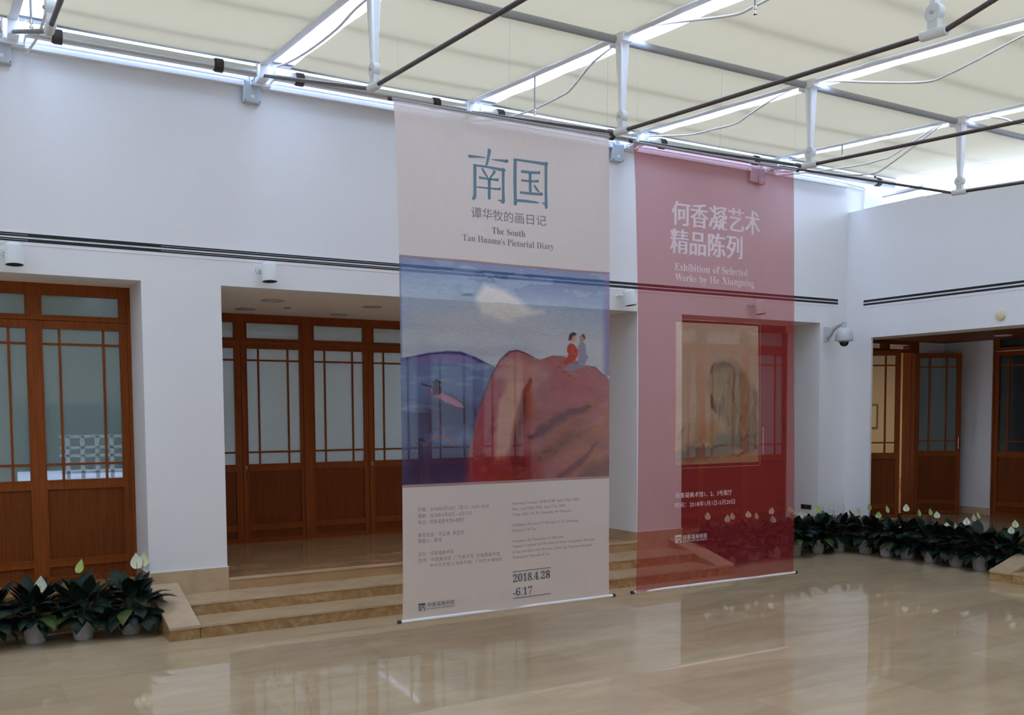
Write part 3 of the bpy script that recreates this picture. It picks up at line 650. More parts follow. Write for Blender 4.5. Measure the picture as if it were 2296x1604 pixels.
class Paint:
    def __init__(s, ns, nt):
        s.S, s.T = np.meshgrid(np.linspace(0,1,ns), np.linspace(0,1,nt)); s.C = np.zeros(s.S.shape+(3,))
    def fill(s, col, a=1.0):
        a = np.clip(a,0,1); a = a if np.ndim(a) else np.full(s.S.shape, a); s.C = s.C*(1-a[...,None])+np.array(col,float)*a[...,None]
    def poly(s, P, col, soft=.01, a=1.0, warp=0, seed=1):
        S, T = s.S, s.T
        if warp: S = S+warp*(fbm(s.S,s.T,14,14,seed)-.5); T = T+warp*(fbm(s.S,s.T,14,14,seed+9)-.5)
        s.fill(col, a*np.clip(inside(P,S,T)/soft+.5,0,1))
    def stroke(s, pts, w, col, a=1.0, soft=.6, warp=0, seed=3):
        d = np.full(s.S.shape, 9.); ws = w if isinstance(w,(list,tuple)) else [w]*len(pts); S, T = s.S, s.T
        if warp: S = S+warp*(fbm(s.S,s.T,16,16,seed)-.5); T = T+warp*(fbm(s.S,s.T,16,16,seed+5)-.5)
        for i in range(len(pts)-1):
            p = np.array(pts[i]); q = np.array(pts[i+1]); ab = q-p; L2 = max(1e-12, ab@ab); u = np.clip(((S-p[0])*ab[0]+(T-p[1])*ab[1])/L2,0,1)
            d = np.minimum(d, np.hypot(S-p[0]-u*ab[0],T-p[1]-u*ab[1])/(ws[i]+(ws[i+1]-ws[i])*u))
        s.fill(col, a*np.clip((1-d)/soft,0,1))
    def grad(s, c0, c1, t0, t1):
        u = np.clip((s.T-t0)/(t1-t0),0,1)[...,None]; m = ((s.T>=t0)&(s.T<=t1))
        s.C[m] = (np.array(c0)*(1-u)+np.array(c1)*u)[m]
    def mesh(s, name, EL, ER, s0, s1, z0, z1, mat, parent, dy=0):
        nt, ns = s.S.shape; vs = []
        for j in range(nt):
            z = z1+(z0-z1)*j/(nt-1); l, r = interp(EL,z), interp(ER,z)
            for k in range(ns):
                x = l+(r-l)*(s0+(s1-s0)*k/(ns-1)); vs.append((x, YB+wave(x,z)+dy, z))
        fs = [(j*ns+k, j*ns+k+1, (j+1)*ns+k+1, (j+1)*ns+k) for j in range(nt-1) for k in range(ns-1)]
        me = bpy.data.meshes.new(name); me.from_pydata(vs, [], fs); me.update()
        at = me.color_attributes.new('print','FLOAT_COLOR','POINT'); c = np.clip(s.C/255.,0,1); c = np.where(c<=.04045, c/12.92, ((c+.055)/1.055)**2.4)
        buf = np.ones((nt*ns,4)); buf[:,:3] = c.reshape(-1,3); at.data.foreach_set('color', buf.ravel())
        return obj(name, me, mat, parent, True)

def banner(name, label, EL, ER, mat, artz, arts, rods):
    r = empty(name); tag(r, label, 'banner')
    zs = sorted(set(lspace(.374, artz[0], 18)+lspace(artz[0], artz[1], 16)+lspace(artz[1], 4.405, 18)))
    ss = sorted(set(lspace(0, arts[0], 5)+lspace(arts[0], arts[1], 26)+lspace(arts[1], 1, 5)))
    sk = lambda s, z: arts[0] < s < arts[1] and artz[0] < z < artz[1]
    fb = cloth(EL, ER, zs, ss, sk).build('fabric', mat, r, True)
    (xa, xb, zt), (xc, xd, zb) = rods
    for nm, a, c, z, rr in (('top_rod', xa, xb, zt, .011), ('bottom_rod', xc, xd, zb, .0125)):
        o = MB().tube([(a,YB,z),(c,YB,z)], rr, 12).build(nm, MT['barwhite'] if nm == 'bottom_rod' else MT['grey_steel'], r, True)
        for (p, q) in ((a-.022,a+.004),(c-.004,c+.022)): MB().tube([(p,YB,z),(q,YB,z)], rr+.004, 12).build('end_cap', MT['rubber'], o, True)
    for x in (xa+.05, (xa+xb)/2, xb-.05): MB().tube([(x,YB-.01,zt),(x,6.915,zr(6.9)-.05)], .0009, 5).build('hanging_wire', MT['boxgrey'], r)
    return r
# white banner
EL1 = [(3.120,4.41),(3.133,4.155),(3.153,3.218),(3.163,1.448),(3.157,.709),(3.146,.374)]
ER1 = [(5.157,4.41),(5.156,3.286),(5.165,1.462),(5.170,.374)]
A1 = (1.450, 3.229)
wbn = banner('hanging_banner', 'tall white sheer banner with a landscape print, hung nearer the steps on the left', EL1, ER1, MT['white_sheer'], A1, (0,1), ((3.10,5.18,4.414),(3.125,5.204,.374)))
P = Paint(300, 270)
P.fill((122,132,168)); P.grad((98,118,168),(128,148,186),0,.12); P.grad((128,148,186),(172,172,190),.12,.34); P.grad((172,172,190),(176,174,190),.34,.52)
P.fill((60,84,140), .55*(fbm(P.S,P.T,5,16,4)>.53)*np.clip((.16-P.T)/.1,0,1))
P.poly([(.0,.13),(.30,.12),(.36,.17),(.0,.22)], (150,165,196), .10, .6, .05)
P.poly([(.33,.16),(.37,.095),(.43,.10),(.52,.14),(.60,.19),(.66,.21),(.60,.22),(.50,.26),(.36,.24)], (214,204,206), .03, .95, .03)
P.poly([(.10,.22),(.40,.20),(.75,.22),(.95,.26),(.95,.38),(.60,.42),(.30,.38),(.08,.34)], (178,172,184), .12, .6, .06)
P.fill((150,158,182), .45*np.clip((fbm(P.S,P.T,4,20,8)-.5)*5,0,1)*(P.T<.45)*(P.T>.2))
P.fill((118,104,160), np.clip((P.S-.955)/.03,0,1)*(P.T<.5)*.8); P.fill((84,86,132), np.clip((.012-P.S)/.012,0,1)*.7)
# sea and hill
P.poly([(0,.445),(.05,.435),(.12,.418),(.2,.408),(.26,.41),(.33,.435),(.42,.47),(.50,.55),(.50,1),(0,1)], (92,108,150), .006)
P.poly([(0,.66),(.30,.63),(.42,.70),(.4,1.01),(-.01,1.01)], (72,80,118), .14, .9, .05)
P.poly([(-.01,.86),(.30,.84),(.44,.9),(.4,1.01),(-.01,1.01)], (52,46,78), .10, .95, .05)
P.poly([(0,.45),(.05,.44),(.12,.422),(.2,.413),(.26,.416),(.33,.438),(.36,.455),(.2,.46)], (112,92,142), .02, .85)
P.stroke([(0,.447),(.05,.436),(.12,.419),(.2,.409),(.26,.411),(.33,.436),(.40,.462)], [.008,.008,.007,.007,.009,.010,.002], (58,56,118), .95)
P.poly([(.05,.66),(.2,.62),(.34,.66),(.30,.73),(.10,.74)], (56,56,92), .06, .7, .06)
P.fill((140,150,178), .5*np.clip((fbm(P.S,P.T,6,26,21)-.58)*8,0,1)*(P.S<.42)*(P.T>.46)*(P.T<.68))
P.poly([(.17,.80),(.26,.76),(.34,.80),(.30,.84)], (110,126,170), .05, .5, .05)
# rock
RK = [(.295,.86),(.315,.76),(.345,.66),(.375,.575),(.41,.50),(.445,.44),(.49,.398),(.53,.390),(.575,.405),(.625,.430),(.665,.425),(.71,.412),(.77,.41),(.83,.43),(.88,.455),(.925,.462),(.96,.495),(.985,.51),(1.01,.53),(1.01,1.01),(.32,1.01)]
P.poly(RK, (160,118,138), .008, 1, .012)
P.poly([(.45,.45),(.52,.41),(.60,.44),(.68,.47),(.72,.52),(.66,.56),(.58,.62),(.50,.58),(.44,.54)], (188,164,172), .07, .9, .05)
P.poly([(.70,.44),(.85,.46),(.98,.54),(.99,.70),(.84,.64),(.70,.56)], (172,112,132), .08, .9, .05)
P.poly([(.305,.86),(.35,.66),(.41,.52),(.46,.53),(.42,.66),(.40,.84),(.36,1.0),(.31,1.0)], (158,92,124), .03, .85, .03)
P.poly([(.395,.84),(.44,.62),(.50,.52),(.56,.53),(.53,.66),(.50,.83),(.46,.92),(.395,.93)], (196,178,168), .03, .95, .03)
P.poly([(.37,.98),(.385,.80),(.41,.66),(.44,.60),(.425,.74),(.415,.88),(.41,1)], (150,62,92), .02, .85, .03)
P.stroke([(.505,.98),(.52,.82),(.545,.66),(.57,.58),(.605,.535)], [.03,.035,.03,.02,.008], (112,56,62), .85, .9, .03)
P.stroke([(.60,.53),(.585,.60),(.58,.66),(.60,.72)], [.012,.03,.035,.02], (166,100,86), .8, .9, .04)
P.stroke([(.61,.98),(.72,.82),(.85,.70),(.96,.60)], [.05,.06,.05,.03], (150,106,96), .8, 1., .05)
P.stroke([(.58,.80),(.70,.74),(.80,.69),(.90,.66)], [.02,.035,.035,.01], (92,66,92), .85, .9, .05)
P.stroke([(.62,.90),(.72,.86),(.82,.80),(.90,.76)], [.03,.05,.04,.02], (112,78,80), .75, 1., .05)
P.poly([(.75,.90),(.90,.74),(1.01,.64),(1.01,.90),(.86,1.0),(.74,1.0)], (166,124,98), .08, .75, .07)
P.stroke([(.74,1.0),(.84,.93),(.94,.83)], [.03,.025,.01], (112,60,84), .85, .8, .03)
P.poly([(.30,.89),(.45,.88),(.62,.90),(.66,1.01),(.28,1.01)], (156,58,70), .05, .85, .05)
P.poly([(.49,.89),(.56,.89),(.57,1.01),(.50,1.01)], (116,44,58), .02, .7)
P.poly([(.42,.95),(.60,.94),(.60,1.01),(.42,1.01)], (150,72,66), .04, .5, .06)
P.poly([(.85,.95),(1.01,.91),(1.01,1.01),(.83,1.01)], (98,74,66), .05, .7)
P.fill((206,176,150), .20*np.clip((fbm(P.S,P.T,22,34,31)-.5)*4,0,1)*(inside(RK,P.S,P.T)>.02))
P.fill((96,70,110), .22*np.clip((fbm(P.S,P.T,6,16,37)-.5)*3,0,1)*(inside(RK,P.S,P.T)>.02))
P.C *= np.array([.985,.975,.90])
rk = np.clip(inside(RK,P.S,P.T)/.01+.5,0,1)[...,None]; P.C = P.C*(1-rk)*np.array([1.20,1.23,1.24])+P.C*rk*np.array([1.10,.90,.86])
P.stroke([(.345,.66),(.375,.575),(.41,.50),(.445,.44),(.49,.398),(.53,.390),(.575,.405),(.635,.432)], [.003,.005,.005,.006,.006,.005,.004,.002], (118,66,92), .9)
P.stroke([(.66,.428),(.71,.412),(.76,.412)], [.002,.004,.002], (118,66,92), .9)
P.stroke([(.88,.455),(.925,.462),(.96,.495),(.99,.51)], [.003,.005,.005,.003], (118,66,92), .9)
# boat and boatman
P.poly([(.125,.575),(.15,.58),(.20,.60),(.25,.63),(.272,.648),(.27,.658),(.24,.655),(.19,.632),(.14,.605),(.12,.588)], (188,130,152), .005)
P.stroke([(.155,.578),(.20,.596),(.25,.628),(.27,.648)], .003, (106,50,76), .9)
P.stroke([(.122,.575),(.125,.59),(.14,.61)], .0035, (150,64,64), .9)
P.poly([(.133,.60),(.138,.56),(.148,.545),(.163,.548),(.172,.57),(.17,.592),(.155,.602)], (66,60,80), .006)
P.poly([(.133,.545),(.155,.530),(.175,.545),(.17,.549),(.14,.549)], (48,46,60), .004)
P.stroke([(.09,.552),(.115,.56),(.14,.565)], .004, (44,40,56), .95)
# leaning bush with red branches
P.stroke([(.10,.825),(.13,.795),(.165,.785),(.20,.80),(.225,.835)], [.003,.005,.006,.006,.004], (190,86,72), .9, .8, .01)
P.stroke([(.16,.745),(.178,.75),(.185,.785)], [.003,.004,.003], (196,110,90), .8)
for k, (a, c) in enumerate(((.125,.745),(.135,.755),(.12,.765),(.075,.80),(.085,.80),(.07,.82),(.08,.835),(.185,.885),(.178,.905),(.19,.915))):
    P.stroke([(a-.012,c+.004),(a+.006,c-.002),(a+.014,c+.008)], [.002,.005,.002], (52,44,60), .9)
# two seated figures
P.poly([(.765,.465),(.80,.445),(.845,.448),(.87,.40),(.89,.405),(.865,.46),(.83,.475),(.80,.485),(.775,.48)], (146,136,160), .006)
P.poly([(.842,.40),(.835,.375),(.845,.345),(.86,.335),(.875,.35),(.878,.38),(.875,.42),(.87,.45),(.845,.455),(.835,.43)], (160,150,172), .005)
P.poly([(.785,.36),(.80,.345),(.82,.352),(.835,.375),(.84,.40),(.825,.425),(.80,.438),(.775,.452),(.752,.456),(.756,.442),(.78,.425),(.79,.40),(.782,.385)], (196,56,48), .005)
P.poly([(.803,.34),(.80,.31),(.815,.30),(.828,.315),(.822,.338)], (216,156,132), .004)
P.poly([(.79,.335),(.795,.305),(.815,.292),(.832,.300),(.825,.308),(.81,.312),(.805,.33)], (34,26,38), .004)
P.poly([(.848,.34),(.846,.315),(.857,.302),(.868,.312),(.868,.335)], (200,142,118), .004)
P.poly([(.855,.303),(.868,.30),(.875,.315),(.872,.328),(.866,.318)], (52,36,44), .004)
P.stroke([(.812,.365),(.81,.395),(.83,.40),(.842,.385)], .003, (236,120,84), .8)
for (a, c) in ((.745,.458),(.772,.483),(.798,.500)): P.stroke([(a,c+.002),(a+.016,c-.004),(a+.02,c-.014)], [.005,.0045,.004], (196,120,94), .95)
for (a, c) in ((.738,.461),(.764,.487),(.79,.505)): P.stroke([(a,c),(a+.012,c)], .004, (104,44,40), .95)
ap = P.mesh('painting_print', EL1, ER1, 0, 1, A1[0], A1[1], MT['art_sheer'], wbn); tag(ap, 'printed landscape painting of sea, rock and two seated figures')
strip = []
for (z0, z1) in ((A1[1]-.004, A1[1]+.012), (A1[0]-.018, A1[0]+.004)):
    xs = lspace(interp(EL1,z0)+.001, interp(ER1,z0)-.001, 30); strip.append(MB().add([(x,YB+wave(x,z)-.003,z) for z in (z0,z1) for x in xs], [(k,k+1,30+k+1,30+k) for k in range(29)]))
Lines(strip).build('print_border', MT['ink_rose'], wbn)
STROKES= [[(3.758, 4.069), (3.771, 4.078), (3.847, 4.079), (3.919, 4.078), (3.919, 4.071), (3.847, 4.063), (3.776, 4.054), (3.761, 4.057)], [(3.971, 4.07), (4.054, 4.081), (4.117, 4.087), (4.133, 4.093), (4.146, 4.086), (4.144, 4.07), (4.128, 4.061), (4.096, 4.064), (3.991, 4.064)], [(3.942, 4.146), (3.959, 4.153), (3.974, 4.146), (3.975, 4.133), (3.958, 4.069), (3.941, 4.015), (3.918, 4.011), (3.929, 4.056), (3.94, 4.111)], [(3.806, 4.01), (3.821, 4.012), (3.836, 4.005), (3.833, 3.868), (3.832, 3.789), (3.829, 3.744), (3.818, 3.73), (3.798, 3.721), (3.788, 3.731), (3.795, 3.745), (3.804, 3.768)], [(3.821, 4.01), (3.939, 4.011), (4.08, 4.013), (4.09, 4.019), (4.117, 4.008), (4.119, 4.0), (4.108, 3.989), (4.105, 3.864), (4.109, 3.747), (4.099, 3.73), (4.083, 3.727), (4.062, 3.742), (4.036, 3.747), (4.041, 3.756), (4.078, 3.755), (4.08, 3.986), (3.939, 3.994), (3.836, 3.993)], [(3.882, 3.99), (3.896, 3.988), (3.918, 3.962), (3.946, 3.921), (3.933, 3.915), (3.902, 3.947), (3.882, 3.975)], [(3.996, 3.989), (4.02, 3.979), (4.017, 3.965), (3.974, 3.918), (3.954, 3.919), (3.985, 3.957)], [(3.851, 3.912), (3.861, 3.918), (3.938, 3.916), (4.027, 3.922), (4.04, 3.929), (4.05, 3.92), (4.047, 3.906), (4.032, 3.9), (3.99, 3.902), (3.861, 3.898)], [(3.941, 3.916), (3.969, 3.918), (3.968, 3.755), (3.96, 3.745), (3.942, 3.743), (3.939, 3.756)], [(3.835, 3.837), (3.938, 3.84), (4.047, 3.848), (4.058, 3.858), (4.07, 3.849), (4.068, 3.834), (4.047, 3.83), (3.937, 3.827), (3.835, 3.824)], [(4.197, 4.104), (4.206, 4.112), (4.229, 4.103), (4.226, 3.968), (4.227, 3.782), (4.232, 3.756), (4.223, 3.73), (4.208, 3.724), (4.194, 3.734), (4.197, 3.757), (4.193, 3.928)], [(4.208, 4.11), (4.364, 4.112), (4.498, 4.112), (4.511, 4.119), (4.527, 4.109), (4.527, 4.095), (4.521, 4.085), (4.517, 3.91), (4.522, 3.74), (4.514, 3.728), (4.5, 3.726), (4.489, 3.76), (4.467, 3.769), (4.467, 3.778), (4.492, 3.777), (4.494, 4.084), (4.364, 4.091), (4.224, 4.092)], [(4.227, 3.782), (4.308, 3.785), (4.395, 3.782), (4.445, 3.774), (4.428, 3.765), (4.362, 3.763), (4.23, 3.76)], [(4.266, 4.018), (4.277, 4.024), (4.364, 4.025), (4.432, 4.029), (4.446, 4.038), (4.455, 4.024), (4.446, 4.008), (4.364, 4.002), (4.271, 4.0)], [(4.342, 4.011), (4.369, 4.012), (4.37, 3.848), (4.343, 3.847)], [(4.268, 3.941), (4.279, 3.949), (4.358, 3.95), (4.418, 3.956), (4.431, 3.963), (4.44, 3.952), (4.435, 3.938), (4.358, 3.933), (4.271, 3.93)], [(4.254, 3.84), (4.265, 3.85), (4.352, 3.851), (4.44, 3.854), (4.462, 3.863), (4.478, 3.849), (4.473, 3.834), (4.44, 3.833), (4.352, 3.83), (4.26, 3.829)], [(4.385, 3.909), (4.401, 3.917), (4.44, 3.874), (4.445, 3.856), (4.418, 3.864), (4.396, 3.892)]]
o = flat(STROKES).build('title_lettering', MT['ink_teal'], wbn); tag(o, 'large teal Chinese title characters')
o = Lines([text_mesh('谭华牧的画日记',3.782,4.507,3.627,.088,False)]).build('subtitle_lettering', MT['ink_grey'], wbn)
o = Lines([text_mesh('The South',3.979,4.306,3.476,.053), text_mesh("Tan Huamu's Pictorial Diary",3.699,4.582,3.393,.053,bold=-.005)]).build('english_lettering', MT['ink_grey'], wbn)
RTX = [('Opening Ceremony: 16:00-18:00, April 28th, 2018',4.838,1.248),('Date: April 28th, 2018 - June 17th, 2018',4.697,1.200),('Venue: Halls 4-8, He Xiangning Art Museum',4.757,1.155),('Exhibition Director: LE Zhengwei, CAI Xianliang',4.832,1.065),('Curator: CAI Tao',4.390,1.020),('Organizer: He Xiangning Art Museum',4.674,.931),('Support: National Art Museum of China, Guangdong Museum',5.003,.887),('of Art, Liu Haisu Art Museum, China Art Museum Shanghai,',4.985,.839),('Guangzhou Museum of Art',4.531,.794)]
LTX = [('开幕：2018年4月28日（周六）16:00-18:00',3.290,3.927,1.252),('展期：2018年4月28日—6月17日',3.290,3.765,1.201),('地点：何香凝美术馆4-8展厅',3.289,3.704,1.151),('展览总监：乐正维  蔡显良',3.288,3.696,1.049),('策展人：蔡涛',3.287,3.493,1.001),('主办：何香凝美术馆',3.286,3.600,.897),('支持：中国美术馆  广东美术馆  刘海粟美术馆',3.285,4.025,.847),('中华艺术宫(上海美术馆)  广州艺术博物院',3.390,4.048,.797)]
o = Lines([text_mesh(t,4.148,x,z,.024,bold=-.010) for t,x,z in RTX]+[text_mesh(t,a,x,z,.036,False) for t,a,x,z in LTX]).build('small_print', MT['ink_small'], wbn)
def rule(x0, x1, z, h): return flat([[(x0,z-h/2),(x1,z-h/2),(x1,z+h/2),(x0,z+h/2)]])
o = Lines([text_mesh('2018.4.28',4.150,4.534,.595,.066), text_mesh('-6.17',4.149,4.348,.478,.064), rule(4.146,4.541,.684,.006), rule(4.146,4.541,.458,.006)]).build('date_lettering', MT['ink_slate'], wbn)
def logo(x0, z1, sc, tx0, tx1, zt, ht, ze, he, mat, parent):
    # square seal with a brush sign left open inside it
    q = lambda u, v: (x0+u*sc, z1-v*sc)
    pol = [[(0,0),(1,0),(1,.17),(.30,.17),(.22,.30),(0,.34)],[(0,.40),(.17,.40),(.14,.66),(.05,.92),(0,.95)],[(.42,.27),(.92,.27),(.98,.30),(1,.22),(1,.17),(.36,.17)],
           [(.93,.30),(1,.27),(1,1),(.62,1),(.78,.90),(.88,.72),(.93,.5)],[(0,.97),(.12,.93),(.22,.70),(.27,.34),(.38,.32),(.34,.60),(.28,.84),(.5,.86),(.46,.93),(.5,1),(0,1)],
           [(.46,.40),(.78,.40),(.80,.52),(.70,.68),(.52,.74),(.60,.62),(.64,.50),(.48,.50)],[(.40,.60),(.55,.56),(.50,.70),(.42,.80),(.36,.80)]]
    return merge([flat([[q(*p) for p in s] for s in pol]), text_mesh('何香凝美術館',tx0,tx1,zt,ht,False), text_mesh('HE XIANGNING ART MUSEUM',tx0,tx1,ze-he/2,he)]).build('museum_logo', mat, parent)
logo(3.284,.502,.060,3.358,3.607,.484,.037,.452,.014,MT['ink_slate'],wbn)
# red banner
EL2 = [(5.428,4.41),(5.456,4.015),(5.482,3.152),(5.489,2.276),(5.476,1.309),(5.457,.374)]
ER2 = [(7.435,4.41),(7.460,3.628),(7.476,3.011),(7.496,1.669),(7.490,.854),(7.478,.374)]
A2 = (1.522, 2.848)
S0, S1 = (5.930-5.482)/(7.485-5.482), (6.968-5.482)/(7.485-5.482)
rbn = banner('hanging_banner', 'tall red sheer banner with white lettering and a framed animal print, on the right', EL2, ER2, MT['red_sheer'], A2, (S0,S1), ((5.412,7.476,4.410),(5.436,7.515,.378)))
P = Paint(150, 190)
P.fill((222,178,148)); P.grad((228,186,158),(216,168,136),0,.7); P.grad((216,168,136),(198,144,112),.7,1.0001)
P.fill((236,204,170), .4*np.clip((fbm(P.S,P.T,5,5,3)-.5)*4,0,1)*(P.T<.7))
MANE = [(.42,.30),(.50,.27),(.62,.265),(.74,.29),(.84,.345),(.92,.42),(.98,.48),(1.0,.56),(1.0,.78),(.9,.82),(.72,.80),(.60,.76),(.54,.66),(.46,.62),(.40,.52),(.38,.42)]
P.poly(MANE, (176,136,108), .07, .85, .05)
P.poly([(.0,.93),(.18,.86),(.42,.80),(.66,.77),(.88,.80),(1.0,.78),(1.0,.90),(.7,.93),(.3,.98),(0,1.0)], (150,126,112), .06, .85, .06)
P.poly([(.30,.78),(.36,.70),(.46,.68),(.52,.74),(.46,.84),(.34,.86)], (206,146,92), .06, .8, .05)
for k in range(90):
    g = random.random; a = .48+.5*g(); t0 = .30+.45*g(); 
    if inside(MANE, np.array([[a]]), np.array([[t0]]))[0,0] < .01: continue
    L_ = .06+.12*g(); dx = .03*(g()-.3)
    P.stroke([(a,t0),(a+dx,t0+L_*.5),(a+dx*1.5-.02,t0+L_)], [.003,.011,.002], random.choice([(96,70,62),(130,90,68),(190,126,80),(214,176,142),(108,86,84)]), .55, 1., .03, k)
P.poly([(.42,.36),(.50,.33),(.60,.36),(.60,.46),(.52,.56),(.46,.58),(.40,.52),(.39,.44)], (200,164,128), .05, .7, .04)
P.stroke([(.41,.50),(.44,.59),(.48,.62)], [.01,.035,.02], (86,62,62), .8, .9, .05)
P.stroke([(.40,.36),(.45,.31),(.56,.285),(.64,.31)], [.01,.03,.03,.012], (120,92,86), .75, 1., .05)
P.stroke([(.05,.93),(.3,.90),(.6,.86),(.95,.80)], [.02,.03,.02,.012], (116,98,98), .7, 1., .05)
P.stroke([(.04,.80),(.09,.76),(.12,.74)], [.02,.025,.01], (122,108,104), .7, 1., .03)
P.stroke([(.16,.97),(.45,.92),(.75,.94),(1.0,.88)], [.03,.03,.02,.02], (164,104,66), .7, 1., .05)
for (a, c) in ((.24,.87),(.30,.85),(.36,.87)): P.stroke([(a,c),(a+.03,c-.02),(a+.06,c+.01)], [.02,.025,.015], (218,176,138), .8, 1., .02)
ap = P.mesh('picture_print', EL2, ER2, S0, S1, A2[0], A2[1], MT['art_sheer2'], rbn); tag(ap, 'beige print of a maned animal in brown washes')
fr = []
for (a, b_) in (((5.895,1.490),(6.990,1.490)),((5.895,2.874),(6.990,2.874))): fr.append(rule(a[0], b_[0], a[1], .004))
for x in (5.895, 6.990): fr.append(flat([[(x-.002,1.49),(x+.002,1.49),(x+.002,2.874),(x-.002,2.874)]]))
merge(fr).build('picture_outline', MT['ink_pink'], rbn)
o = Lines([text_mesh('何香凝艺术',5.872,6.984,3.837,.222,False,thick=.006), text_mesh('精品陈列',5.856,6.735,3.583,.224,False,thick=.006)]).build('title_lettering', MT['ink_white'], rbn); tag(o, 'large white Chinese title characters')
o = Lines([text_mesh('Exhibition of Selected',5.910,6.810,3.319,.068), text_mesh('Works by He Xiangning',5.914,6.907,3.224,.066)]).build('english_lettering', MT['ink_white'], rbn)
o = Lines([text_mesh('何香凝美术馆1、2、3号展厅',5.934,6.642,1.237,.052,False), text_mesh('时间：2018年1月1日-5月20日',5.928,6.678,1.147,.050,False)]+[rule(7.025,7.033,1.60+.021*k,.012) for k in range(13)]).build('small_print', MT['ink_white'], rbn)
logo(5.927,.867,.075,6.019,6.323,.839,.048,.803,.015,MT['ink_white'],rbn)

# ------------------------------------------------------------------ potted peace lilies
def leaf_mat():
    m, t, b, o = newmat('lily_leaf'); N = t.nodes.new; L = t.links.new
    a = N('ShaderNodeAttribute'); a.attribute_name = 'tone'; r = N('ShaderNodeValToRGB'); n = N('ShaderNodeTexNoise'); tc = N('ShaderNodeTexCoord')
    n.inputs['Scale'].default_value = 26; L(tc.outputs['Object'], n.inputs['Vector'])
    ad = N('ShaderNodeMath'); ad.operation = 'MULTIPLY_ADD'; ad.inputs[1].default_value = .16; L(n.outputs['Fac'], ad.inputs[0]); L(a.outputs['Fac'], ad.inputs[2]); L(ad.outputs[0], r.inputs[0])
    e = r.color_ramp.elements; e[0].position = .05; e[0].color = (.004,.010,.0075,1); e[1].position = 1; e[1].color = (.10,.125,.02,1)
    k = e.new(.38); k.color = (.008,.024,.014,1); k = e.new(.6); k.color = (.018,.055,.02,1)
    L(r.outputs[0], b.inputs['Base Color']); b.inputs['Roughness'].default_value = .42; b.inputs['Specular IOR Level'].default_value = .28; return m
MT['leaf'] = leaf_mat()
def add_leaf(V, Fs, Tn, base, az, el, pet, L_, Wd, tone, droop, rng):
    d = Vector((math.cos(az)*math.cos(el), math.sin(az)*math.cos(el), math.sin(el))); p = Vector(base); side = Vector((-math.sin(az), math.cos(az), 0))
    q = p + d*pet; n0 = len(V)
    V += [p-side*.003, p+side*.003, q+side*.003, q-side*.003]; Tn += [.3]*4; Fs.append((n0,n0+1,n0+2,n0+3))
    N = 8; st = len(V); e = el; c = q; tw = rng.uniform(-.35,.35)
    for i in range(N+1):
        u = i/N; w = Wd*.5*max(.02, math.sin(math.pi*min(1,u**.80))**.85) if i < N else .0006
        dr = Vector((math.cos(az)*math.cos(e), math.sin(az)*math.cos(e), math.sin(e))); up = dr.cross(side).normalized()*-1
        s2 = (side*math.cos(tw)+up*math.sin(tw))
        V += [c-s2*w+up*w*.28, c, c+s2*w+up*w*.28]
        t_ = tone if tone < .5 else tone*(.55+.45*u)
        Tn += [t_+.05, t_-.06, t_+.05]; c = c + dr*(L_/N); e -= droop/N
    for i in range(N):
        a = st+3*i; Fs += [(a,a+1,a+4,a+3),(a+1,a+2,a+5,a+4)]
